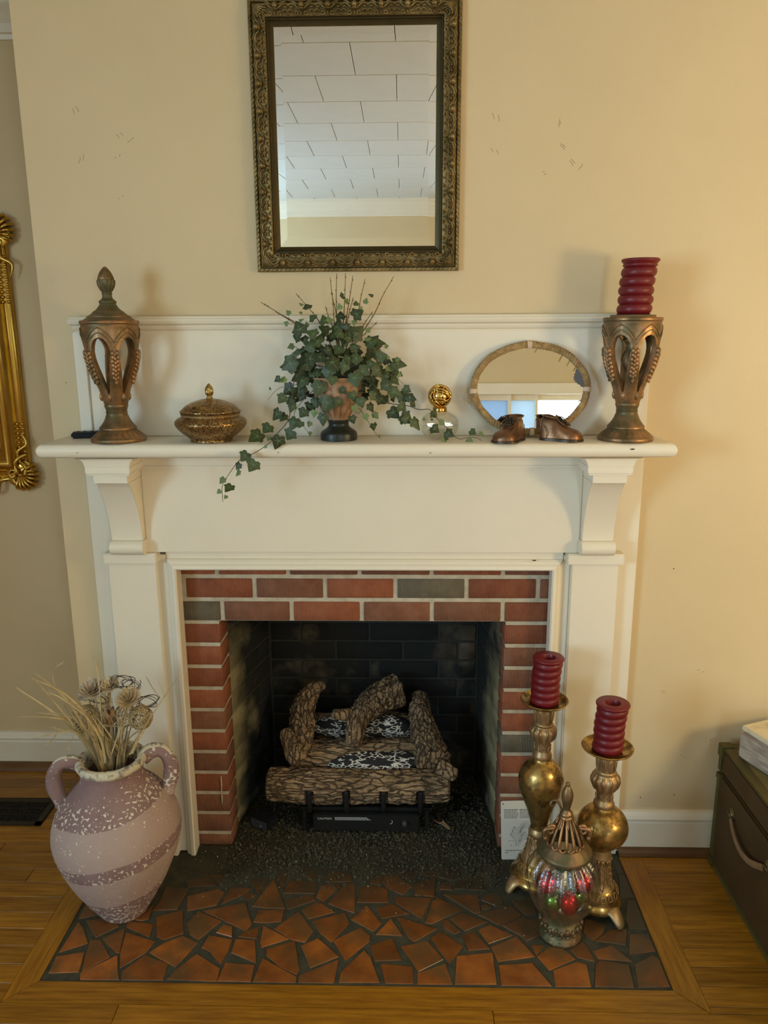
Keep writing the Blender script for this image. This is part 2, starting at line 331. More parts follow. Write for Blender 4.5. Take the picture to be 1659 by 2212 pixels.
# ---------------------------------------------------------------- helpers
ORG = {}
def tag(o, label=None, cat=None, group=None, kind=None):
    if label: o['label'] = label
    if cat: o['category'] = cat
    if group: o['group'] = group
    if kind: o['kind'] = kind
    return o
def thing(name, label, cat, loc=(0,0,0), group=None, rz=0):
    o = bpy.data.objects.new(name, None); COL.objects.link(o)
    o.location = loc; o.rotation_euler = (0,0,rz); o.empty_display_size = .05
    ORG[o.name] = Vector(loc)
    return tag(o, label, cat, group)
def mesh(name, vs, fs, mats, smooth=None, mi=None):
    me = bpy.data.meshes.new(name); me.from_pydata([tuple(v) for v in vs], [], fs); me.update()
    for m in (mats if isinstance(mats, (list, tuple)) else [mats]): me.materials.append(m)
    if mi: me.polygons.foreach_set('material_index', mi)
    bm = bmesh.new(); bm.from_mesh(me); bmesh.ops.recalc_face_normals(bm, faces=bm.faces); bm.to_mesh(me); bm.free()
    if smooth:
        me.polygons.foreach_set('use_smooth', [True]*len(me.polygons))
        if smooth < 179: me.set_sharp_from_angle(angle=math.radians(smooth))
    return me
def link(name, me, parent=None, loc=(0,0,0)):
    o = bpy.data.objects.new(name, me); COL.objects.link(o); o.location = loc
    if parent is not None: o.parent = parent; ORG[o.name] = ORG.get(parent.name, Vector((0,0,0)))
    return o
def ob(name, vs, fs, mats, parent=None, smooth=None, mi=None, org=None):
    """mesh object; vertices given in world space, stored relative to its thing's origin"""
    if parent is not None:
        og = ORG[parent.name]; me = mesh(name, [Vector(v) - og for v in vs], fs, mats, smooth, mi)
        return link(name, me, parent)
    if org is not None:
        og = Vector(org); o = link(name, mesh(name, [Vector(v) - og for v in vs], fs, mats, smooth, mi)); o.location = og; ORG[o.name] = og
        return o
    o = link(name, mesh(name, vs, fs, mats, smooth, mi)); ORG[o.name] = Vector((0,0,0)); return o
class G:
    """collects geometry"""
    def __init__(s): s.v = []; s.f = []; s.mi = []
    def add(s, vs, fs, mi=0):
        n = len(s.v); s.v += [Vector(v) for v in vs]; s.f += [[i+n for i in f] for f in fs]; s.mi += [mi]*len(fs); return s
    def box(s, x0, x1, y0, y1, z0, z1, mi=0):
        return s.add([(x,y,z) for x in (x0,x1) for y in (y0,y1) for z in (z0,z1)],
            [(0,1,3,2),(4,6,7,5),(0,4,5,1),(2,3,7,6),(0,2,6,4),(1,5,7,3)], mi)
    def prism(s, poly, y0, y1, axis='y', mi=0):
        n = len(poly)
        def P(a, b, c): return {'y': (a, c, b), 'x': (c, a, b), 'z': (a, b, c)}[axis]
        vs = [P(a, b, y0) for a, b in poly] + [P(a, b, y1) for a, b in poly]
        return s.add(vs, [list(range(n))[::-1], [i+n for i in range(n)]] + [(i, (i+1) % n, (i+1) % n + n, i+n) for i in range(n)], mi)
    def lathe(s, prof, segs=32, c=(0,0,0), rel=None, mi=0, axis=None, cap=True):
        n = len(prof); vs = []; fs = []
        for r, z in prof:
            for k in range(segs):
                a = 2*PI*k/segs; rr = r + (rel(a, z, r) if rel else 0)
                vs.append(Vector((rr*math.cos(a), rr*math.sin(a), z)))
        for i in range(n-1):
            for k in range(segs):
                k2 = (k+1) % segs
                fs.append((i*segs+k, i*segs+k2, (i+1)*segs+k2, (i+1)*segs+k))
        if cap:
            if prof[0][0] > 1e-4: fs.append(tuple(range(segs))[::-1])
            if prof[-1][0] > 1e-4: fs.append(tuple((n-1)*segs+k for k in range(segs)))
        if axis is not None: vs = [axis @ v for v in vs]
        c = Vector(c)
        return s.add([v + c for v in vs], fs, mi)
    def tube(s, pts, r, segs=6, mi=0, flat=1.0, closed=False, up=None):
        pts = [Vector(p) for p in pts]; n = len(pts); vs = []; fs = []
        prevn = Vector(up) if up else None
        for i, p in enumerate(pts):
            if closed: t = pts[(i+1) % n] - pts[i-1]
            else: t = pts[min(i+1, n-1)] - pts[max(i-1, 0)]
            t = t.normalized() if t.length > 1e-9 else Vector((0,0,1))
            if prevn is None: prevn = Vector((0,0,1)) if abs(t.z) < .9 else Vector((1,0,0))
            nn = prevn - t*prevn.dot(t)
            nn = nn.normalized() if nn.length > 1e-6 else t.orthogonal().normalized()
            prevn = nn; b = t.cross(nn)
            rr = r[i] if isinstance(r, (list, tuple)) else r
            for k in range(segs):
                a = 2*PI*k/segs; vs.append(p + nn*(rr*flat*math.cos(a)) + b*(rr*math.sin(a)))
        m = n if closed else n-1
        for i in range(m):
            j = (i+1) % n
            for k in range(segs): k2 = (k+1) % segs; fs.append((i*segs+k, j*segs+k, j*segs+k2, i*segs+k2))
        if not closed: fs.append(tuple(range(segs))[::-1]); fs.append(tuple((n-1)*segs+k for k in range(segs)))
        return s.add(vs, fs, mi)
    def ball(s, c, r, u=10, v=7, mi=0, sc=(1,1,1), rot=None):
        vs = []; fs = []; c = Vector(c)
        for i in range(v+1):
            th = PI*i/v
            for k in range(u):
                a = 2*PI*k/u; q = Vector((r*sc[0]*math.sin(th)*math.cos(a), r*sc[1]*math.sin(th)*math.sin(a), r*sc[2]*math.cos(th)))
                if rot is not None: q = rot @ q
                vs.append(c+q)
        for i in range(v):
            for k in range(u): fs.append((i*u+k, (i+1)*u+k, (i+1)*u+(k+1) % u, i*u+(k+1) % u))
        return s.add(vs, fs, mi)
    def xf(s, M): s.v = [M @ v for v in s.v]; return s
    def ob(s, name, mats, parent=None, smooth=None, org=None):
        return ob(name, s.v, s.f, mats, parent, smooth, s.mi if any(s.mi) else None, org)
    def mesh(s, name, mats, smooth=None): return mesh(name, s.v, s.f, mats, smooth, s.mi if any(s.mi) else None)
def bevel(o, w, seg=2):
    bm = bmesh.new(); bm.from_mesh(o.data)
    bmesh.ops.remove_doubles(bm, verts=bm.verts, dist=1e-6)
    es = [e for e in bm.edges if len(e.link_faces) == 2 and e.calc_face_angle(0) > .6]
    bmesh.ops.bevel(bm, geom=es, offset=w, segments=seg, affect='EDGES', clamp_overlap=True)
    bm.to_mesh(o.data); bm.free()
    o.data.polygons.foreach_set('use_smooth', [True]*len(o.data.polygons)); o.data.set_sharp_from_angle(angle=math.radians(50))
    return o
def catmull(pts, n):
    pts = [Vector(p) for p in pts]; out = []
    P = [pts[0]*2-pts[1]] + pts + [pts[-1]*2-pts[-2]]
    for i in range(len(pts)-1):
        p0, p1, p2, p3 = P[i:i+4]
        for k in range(n):
            t = k/n; out.append(.5*((2*p1)+(p2-p0)*t+(2*p0-5*p1+4*p2-p3)*t*t+(3*p1-p0-3*p2+p3)*t**3))
    out.append(pts[-1]); return out
def refine(prof, n=3):
    """subdivide a lathe profile smoothly where it is not a hard step"""
    v = [Vector((a, b, 0)) for a, b in prof]; return [(max(p.x, 0), p.y) for p in catmull(v, n)]

# ---------------------------------------------------------------- room shell
ZC = 2.66; XL, XR, YF = -3.0, 2.6, -4.40; BX = -1.012; RY = 0.47
OX0, OX1, OZ = -.70, .462, .995      # rough opening in the chimney breast
g = G(); g.box(BX, OX0, 0, .12, 0, ZC).box(OX1, XR, 0, .12, 0, ZC).box(OX0, OX1, 0, .12, OZ, ZC)
g.box(BX, BX+.1, .12, RY, 0, ZC)
wb = g.ob('wall_back', wallm); tag(wb, 'cream painted chimney breast wall with fine scuff marks', 'wall', kind='structure')
w = G().box(XL, BX+.1, RY, RY+.1, 0, ZC).ob('wall_recess', wallm); tag(w, 'cream painted recessed wall left of the chimney breast', 'wall', kind='structure')
w = G().box(XL-.1, XL, YF, -3.95, 0, ZC).box(XL-.1, XL, -2.55, RY+.1, 0, ZC).box(XL-.1, XL, -3.95, -2.55, 0, .95).box(XL-.1, XL, -3.95, -2.55, 2.25, ZC).ob('wall_left', wallm); tag(w, 'cream painted left wall outside the picture', 'wall', kind='structure')
w = G().box(XR, XR+.1, YF, .12, 0, ZC).ob('wall_right', wallm); tag(w, 'cream painted right wall outside the picture', 'wall', kind='structure')
WZ0, WZ1 = .95, 2.05
WIN = (.46, 1.58); WS = (-3.95, -2.55)
g = G(); g.box(XL-.1, WIN[0], YF-.12, YF, 0, ZC).box(WIN[1], XR+.1, YF-.12, YF, 0, ZC).box(WIN[0], WIN[1], YF-.12, YF, 0, WZ0).box(WIN[0], WIN[1], YF-.12, YF, WZ1, ZC)
w = g.ob('wall_front', wallm); tag(w, 'cream painted wall with a window, seen in the mirrors', 'wall', kind='structure')
# scuffs and nail pricks on the chimney breast
g = G()
for x, z, L_, a in [(-.86,2.20,.045,1.9),(-.86,2.08,.05,1.2),(-.73,2.13,.03,.5),(-.75,2.14,.035,2.2),(-.765,2.09,.02,1.0),(-.765,1.99,.01,0),(.245,2.17,.05,1.8),(.245,2.09,.04,2.1),(.41,2.155,.045,1.2),(.43,2.10,.05,2.4),(.455,2.06,.05,2.2),(.47,2.05,.03,1.0),(.375,2.04,.02,.1),(.90,.62,.03,.2),(.79,.55,.03,.1),(.95,.39,.02,1.5),(.875,.33,.02,1.5)]:
    for k in range(2):
        p = Vector((x + .008*math.sin(k*2+x*9), 0, z + k*.006)); d = Vector((math.cos(a+.18*k), 0, math.sin(a+.18*k)))*L_/3
        g.tube([p, p+d*.6+Vector((.001,0,.001)), p+d], .00045, 4)
for x, z, r in [(-.952,1.335,.002),(.755,.19,.0022),(.86,.20,.0022),(-.96,1.5,.0015),(.8,.95,.002),(1.02,1.5,.002)]: g.ball((x, 0, z), r, 6, 4)
s_ = g.ob('scuff_marks', mat('scuff', (0.10,0.075,0.045), rough=.9), wb); s_['kind'] = 'stuff'

# baseboards
def profbar(name, x0, x1, yw, prof, m, axis='x', parent=None):
    """horizontal bar along x; profile in (depth towards the room, z)"""
    vs = []; n = len(prof)
    for x in (x0, x1): vs += [(x, yw - d, z) for d, z in prof]
    return ob(name, vs, [list(range(n)), [i+n for i in range(n)][::-1]] + [(i, (i+1) % n, (i+1) % n+n, i+n) for i in range(n)], m, parent)
BP_ = [(0,.018),(.014,.018),(.014,.106),(.011,.112),(.018,.116),(.020,.124),(.016,.134),(.009,.145),(0,.147)]
tag(profbar('baseboard_right', .683, XR, 0, BP_, trim), 'white painted baseboard right of the mantel', 'baseboard', kind='structure')
tag(profbar('trim_1', .690, XR, 0, [(0,0),(.036,0),(.034,.012),(.026,.019),(.014,.021),(0,.021)], darkwood), 'brown oak shoe moulding along the right baseboard', 'moulding', kind='structure')
tag(profbar('baseboard_left', XL, BX, RY, BP_, trim), 'white painted baseboard in the left recess', 'baseboard', kind='structure')
tag(profbar('trim_2', XL, BX, RY, [(0,0),(.046,0),(.042,.014),(.030,.022),(.014,.024),(0,.024)], darkwood), 'dark shoe moulding in the left recess', 'moulding', kind='structure')
CR = [(0,-.125),(.008,-.125),(.012,-.112),(.020,-.108),(.024,-.085),(.040,-.06),(.058,-.040),(.066,-.022),(.078,-.018),(.08,0),(0,0)]
cr_ = [(d, ZC+z) for d, z in CR]
tag(profbar('trim_3', XL, BX, RY, cr_, trim), 'white crown moulding in the left recess', 'moulding', kind='structure')
n = len(cr_); vs = []
for x in (XL, XR): vs += [(x, YF + d, z) for d, z in cr_]
c_ = ob('trim_4', vs, [list(range(n)), [i+n for i in range(n)][::-1]] + [(i, (i+1) % n, (i+1) % n+n, i+n) for i in range(n)], trim)
tag(c_, 'white crown moulding on the window wall, seen in the large mirror', 'moulding', kind='structure')
tag(profbar('trim_5', BX, XR, 0, cr_, trim), 'white crown moulding on the chimney breast above the picture', 'moulding', kind='structure')

# ceiling with fibre tiles laid like bricks
ce = G().box(XL-.1, XR+.1, YF-.1, RY+.1, ZC+.012, ZC+.1).ob('ceiling', ceilgap); tag(ce, 'white ceiling of staggered fibre tiles', 'ceiling', kind='structure')
TX, TY = .335, .372
tm = G(); e = .0012; b_ = .003
tm.add([(e,e,b_),(TX-e,e,b_),(TX-e,TY-e,b_),(e,TY-e,b_),(e+b_,e+b_,0),(TX-e-b_,e+b_,0),(TX-e-b_,TY-e-b_,0),(e+b_,TY-e-b_,0),(e,e,.014),(TX-e,e,.014),(TX-e,TY-e,.014),(e,TY-e,.014)],
  [(4,5,6,7),(0,1,5,4),(1,2,6,5),(2,3,7,6),(3,0,4,7),(0,8,9,1),(1,9,10,2),(2,10,11,3),(3,11,8,0)])
tme = tm.mesh('ceiling_tile', ceilm)
iy = 0; y = -.93 + TY*3
while y > YF - .01:
    x = -.363 - (TX/2 if iy % 2 else 0) - TX*8
    while x < XR:
        if x > XL - .02 and x + TX < XR + .3:
            o = bpy.data.objects.new('ceiling_tile', tme); COL.objects.link(o); o.parent = ce; o.location = (x, y-TY, ZC)
        x += TX
    y -= TY; iy += 1

# windows: one behind the camera, one added in the left wall for side light (both outside the picture, the first seen in the oval mirror)
def window(name, lab, a, b, z0, z1, M_, curtains):
    t = thing(name, lab, 'window', M_ @ Vector((a, 0, z0))); t['kind'] = 'structure'
    def bx_(nm, m, *bs):
        g = G()
        for q in bs: g.box(*q)
        g.xf(M_); return g.ob(nm, m, t)
    q = .085    # local: x along the wall, y into the room
    bx_('casing', trim, (a-q, a+.02, 0, .022, z0-.05, z1+.02), (b-.02, b+q, 0, .022, z0-.05, z1+.02), (a-q-.02, b+q+.02, 0, .028, z1, z1+.09), (a-q-.03, b+q+.03, 0, .06, z0-.06, z0-.02))
    w_ = b-a; ms = [a+.04, a+w_*.385, a+w_*.585, b-.04]
    bx_('sash', trim, (a, b, -.09, -.03, z0-.02, z0+.05), (a, b, -.09, -.03, z1-.045, z1), (a, a+.05, -.09, -.03, z0, z1), (b-.05, b, -.09, -.03, z0, z1), (ms[1]-.012, ms[1]+.012, -.1, -.02, z0, z1), (ms[2]-.012, ms[2]+.012, -.1, -.02, z0, z1))
    for x0, x1 in zip(ms, ms[1:]): bx_('pane', paneg, (x0, x1, -.064, -.058, z0+.05, z1-.045))
    if curtains:
        bx_('curtain', blindm, (ms[0], ms[1], -.050, -.048, z0+.05, z1-.045)); bx_('curtain', blindl, (ms[1], ms[2], -.050, -.048, z0+.05, z1-.045))
window('window_1', 'window with white frame and blue curtains seen in the oval mirror', WIN[0], WIN[1], WZ0, WZ1, Matrix.Translation((0, YF, 0)), True)
window('added_window', 'unseen window added in the left wall for side light', 0, 1.4, .95, 2.25, Matrix.Translation((XL, -2.55, 0)) @ Matrix.Rotation(-PI/2, 4, 'Z'), False)

# floor
fl = G().box(XL-.1, XR+.1, YF-.1, 0, -.12, -.004).box(XL-.1, BX+.02, 0, RY+.1, -.12, -.004).ob('floor', gapm); tag(fl, 'honey brown oak strip floor around the hearth', 'floor', kind='structure')
fg = G(); PW = .0625
def plank(x0, x1, y0, y1, m=None, name='plank', z=0.0):
    x0, x1, y0, y1 = min(x0,x1), max(x0,x1), min(y0,y1), max(y0,y1)
    e = .0007; c = .0012; cx, cy_ = (x0+x1)/2, (y0+y1)/2; a, b = (x1-x0)/2-e, (y1-y0)/2-e
    me = mesh('plank', [(-a,-b,-c),(a,-b,-c),(a,b,-c),(-a,b,-c),(-a+c,-b+c,0),(a-c,-b+c,0),(a-c,b-c,0),(-a+c,b-c,0),(-a,-b,-.004),(a,-b,-.004),(a,b,-.004),(-a,b,-.004)],
       [(4,5,6,7),(0,1,5,4),(1,2,6,5),(2,3,7,6),(3,0,4,7),(0,8,9,1),(1,9,10,2),(2,10,11,3),(3,11,8,0)], m or woodt)
    o = bpy.data.objects.new(name, me); COL.objects.link(o); o.parent = fl; o.location = (cx, cy_, z + random.uniform(-.0003,.0003)); return o
def miter(pts, m):
    cx = sum(p[0] for p in pts)/4; cy_ = sum(p[1] for p in pts)/4
    g = G().prism([((p[0]-cx)*.998, (p[1]-cy_)*.998) for p in pts], -.004, .0004, 'z')
    o = link('border_board', g.mesh('border_board', m)); o.parent = fl; o.location = (cx, cy_, 0); return o
HX0, HX1, HY = -.945, .689, -.552; BW = .066
miter([(HX0-BW, .0), (HX0, .0), (HX0, HY), (HX0-BW, HY-BW)], woody)
miter([(HX1, -.038), (HX1+BW+.003, -.038), (HX1+BW+.003, HY-BW), (HX1, HY)], woody)
miter([(HX0-BW, HY-BW), (HX0, HY), (HX1, HY), (HX1+BW, HY-BW)], woodt)
rr = random.Random(5)
y = RY - .03
while y > -.60:      # left of the hearth, into the recess
    y1 = y - PW
    lim = HX0-BW if y1 < -.03 else BX
    if y1 > HY-BW-.03:
        xs = [-2.6, -2.6 + rr.uniform(.5,1.0), -1.32 + rr.uniform(-.25,.2), lim]
        for a, b in zip(xs, xs[1:]): plank(a, b, max(y1, HY-BW) if y1 < HY-BW+.02 else y1, y)
    y = y1
y = -.036
while y > HY-BW+.01:
    y1 = max(y-PW, HY-BW)
    xs = [HX1+BW+.003, 1.05 + rr.uniform(-.15,.35), 2.4]
    for a, b in zip(xs, xs[1:]): plank(a, b, y1, y)
    y = y1
y = HY-BW
for k in range(14):  # in front of the hearth
    xs = [-2.6, -1.5+rr.uniform(-.2,.4), -.45+rr.uniform(-.3,.3), .45 + rr.uniform(-.15,.25) if k else .222, 1.3+rr.uniform(-.2,.3), 2.4]
    for a, b in zip(xs, xs[1:]): plank(a, b, y-PW, y)
    y -= PW
g = G().box(XL, XR, YF, y, -.004, -.0005).box(XL, -2.6, y, RY, -.004, -.0005).box(2.4, XR, y, 0, -.004, -.0005)
o = g.ob('far_boards', woodt, fl); o['kind'] = 'stuff'

# floor register
t = thing('floor_register', 'dark metal floor vent grille in the boards left of the clay vase', 'vent', (-1.42, .165, .0))
X0, X1, Y0, Y1 = -1.62, -1.238, .088, .244
g = G(); h = .004; w_ = .024
g.box(X0, X1, Y0, Y0+w_, 0, h).box(X0, X1, Y1-w_, Y1, 0, h).box(X0, X0+w_, Y0, Y1, 0, h).box(X1-w_, X1, Y0, Y1, 0, h)
bevel(g.ob('frame', ventm, t), .0015)
G().box(X0+.02, X1-.02, Y0+.02, Y1-.02, .0002, .0012).ob('duct_shadow', black, t)  # black sheet laid in place of the shade in the duct
x = X0+w_+.006
lm = G().box(-.0012, .0012, -.054, .054, .0012, .004).mesh('louvre', ventm)
while x < X1-w_:
    link('louvre', lm, t, (x+1.42, .001, 0)); x += .0085
for q in (-.018, .018):
    G().box(X0+w_, X1-w_, .166+q-.001, .166+q+.001, .0012, .0042).ob('cross_bar', ventm, t)

# ---------------------------------------------------------------- brick fireplace
bf = thing('brick_fireplace', 'red brick fireplace surround with a sooty firebox inside the white mantel', 'fireplace', (-.12, 0, 0))
BLn, CPz = .2127, .0731
def ZJ(k): return .849 - k*CPz       # bed joint heights
MG = .0065
bcache = {}
def brick(x0, x1, z0, z1, y0=0, y1=.1, m=brick_r, name='brick', th=0, pos=None, dz=0):
    """one brick, front face at y0"""
    key = (round(x1-x0,3), round(z1-z0,3), round(y1-y0,3), m.name)
    if key not in bcache:
        a, b, c = (x1-x0)/2, (y1-y0)/2, (z1-z0)/2
        o = G().box(-a, a, -b, b, -c, c).ob('brick_source', m); bevel(o, .0022, 1); me = o.data; me.name = 'brick'
        bpy.data.objects.remove(o); bcache[key] = me
    loc = Vector(((x0+x1)/2, (y0+y1)/2, (z0+z1)/2)) if pos is None else Vector(pos)
    o = link(name, bcache[key], bf, loc - ORG[bf.name])
    o.rotation_euler = (rr.uniform(-.004,.004), rr.uniform(-.004,.004), th + rr.uniform(-.004,.004)); return o
OPL, OPR = -.5585, .3075
# backing mortar (3 mm behind the brick faces)
g = G(); d = .004
g.box(OX0+.002, OPL-d, d, .108, 0, .78).box(OPR+d, OX1-.002, d, .108, 0, .78).box(OX0+.002, OX1-.002, d, .098, .781, OZ-.002)
g.ob('mortar', mortar, bf)
def row(z0, z1, joints, x0, x1, ms):
    xs = [x0] + joints + [x1]
    for i in range(len(xs)-1):
        a = xs[i] + (MG if i else 0); b = xs[i+1] - (MG if i < len(xs)-2 else 0)
        brick(a, b, z0, z1, m=ms[i % len(ms)])
R_, B_, G_ = brick_r, brick_b, brick_g
row(ZJ(-1)+MG, ZJ(-2)-MG, [-.56,-.345,-.13,.085,.298], OX0+.004, OX1-.004, [R_,R_,B_,B_,R_,B_])
row(ZJ(0)+MG, ZJ(-1)-MG, [-.661,-.448,-.235,-.023,.190,.403], OX0+.004, OX1-.004, [B_,R_,B_,R_,G_,R_,B_])
row(.7825, ZJ(0)-MG, [-.549,-.338,-.125,.087,.300], OX0+.004, OX1-.004, [G_,B_,R_,B_,B_,R_])
for k in range(1, 12):
    z1, z0 = ZJ(k)-MG, ZJ(k+1)+MG
    if k == 11: z0 = .0005
    ml = [R_,R_,R_,R_,B_,R_,B_,R_,B_,B_,B_][k-1]; mr_ = [R_,B_,B_,R_,R_,G_,R_,B_,B_,R_,B_][k-1]
    brick(OX0+.004, OPL, z0, min(z1, .7745), m=ml); brick(OPR, OX1-.004, z0, min(z1, .7745), m=mr_)
# splayed firebox sides, back and throat
A0, A1 = Vector((OPL-.004, .112, 0)), Vector((-.487, .43, 0))
B0, B1 = Vector((OPR+.004, .112, 0)), Vector((.268, .43, 0))
def sidewall(P0, P1, sgn, ms):
    dv = P1-P0; L_ = dv.length; th = math.atan2(dv.y, dv.x); nrm = Vector((sgn*dv.y, -sgn*dv.x, 0)).normalized()
    g = G(); q0, q1 = P0 + nrm*.004, P1 + nrm*.004; r0, r1 = P0 + nrm*.05, P1 + nrm*.05
    g.prism([(q0.x,q0.y),(q1.x,q1.y),(r1.x,r1.y),(r0.x,r0.y)], 0, .90, 'z')
    g.ob('side_mortar', fire_mort, bf)
    for k in range(-1, 12):
        z1, z0 = ZJ(k)-.004, ZJ(k+1)+.004
        z0 = max(z0, .0005)
        js = [0, .115, L_] if k % 2 else [0, .23, L_]
        for a, b in zip(js, js[1:]):
            a2, b2 = a + .004, b - .004; mid = P0 + dv.normalized()*((a2+b2)/2) + nrm*.019 ; mid.z = (z0+z1)/2
            brick(-(b2-a2)/2, (b2-a2)/2, z0, z1, -.018, .018, m=ms, th=th, pos=mid, name='firebrick')
sidewall(A0, A1, -1, fire_side); sidewall(B0, B1, 1, fire_side)
G().box(-.56, .34, .434, .50, 0, .95).ob('back_mortar', fire_mort, bf)
for k in range(-1, 12):
    z1, z0 = ZJ(k)-.004-.02, ZJ(k+1)+.004-.02
    z0 = max(z0, .0005)
    js = [-.485, -.372, -.122, .13, .268] if k % 2 else [-.485, -.245, -.001, .2, .268]
    for a, b in zip(js, js[1:]): brick(a+.004, b-.004, z0, z1, .430, .50, m=fire_back, name='firebrick')
G().box(-.56, .34, .1, .5, .90, .96).ob('smoke_throat', black, bf)
G().box(-.56, .312, .098, .116, .779, .92).ob('lintel_back', black, bf)
G().box(OX0, OX1, -.001, .5, -.03, -.0015).ob("firebox_floor", grime, bf)
# old plaster drip on the left jamb
G().tube([(-.583,-.001,.252),(-.582,-.003,.225),(-.584,-.002,.195),(-.583,-.003,.175),(-.5845,-.002,.15)], [.002,.0022,.0016,.003,.0012], 6).ob('plaster_drip', mortar, bf, smooth=180)

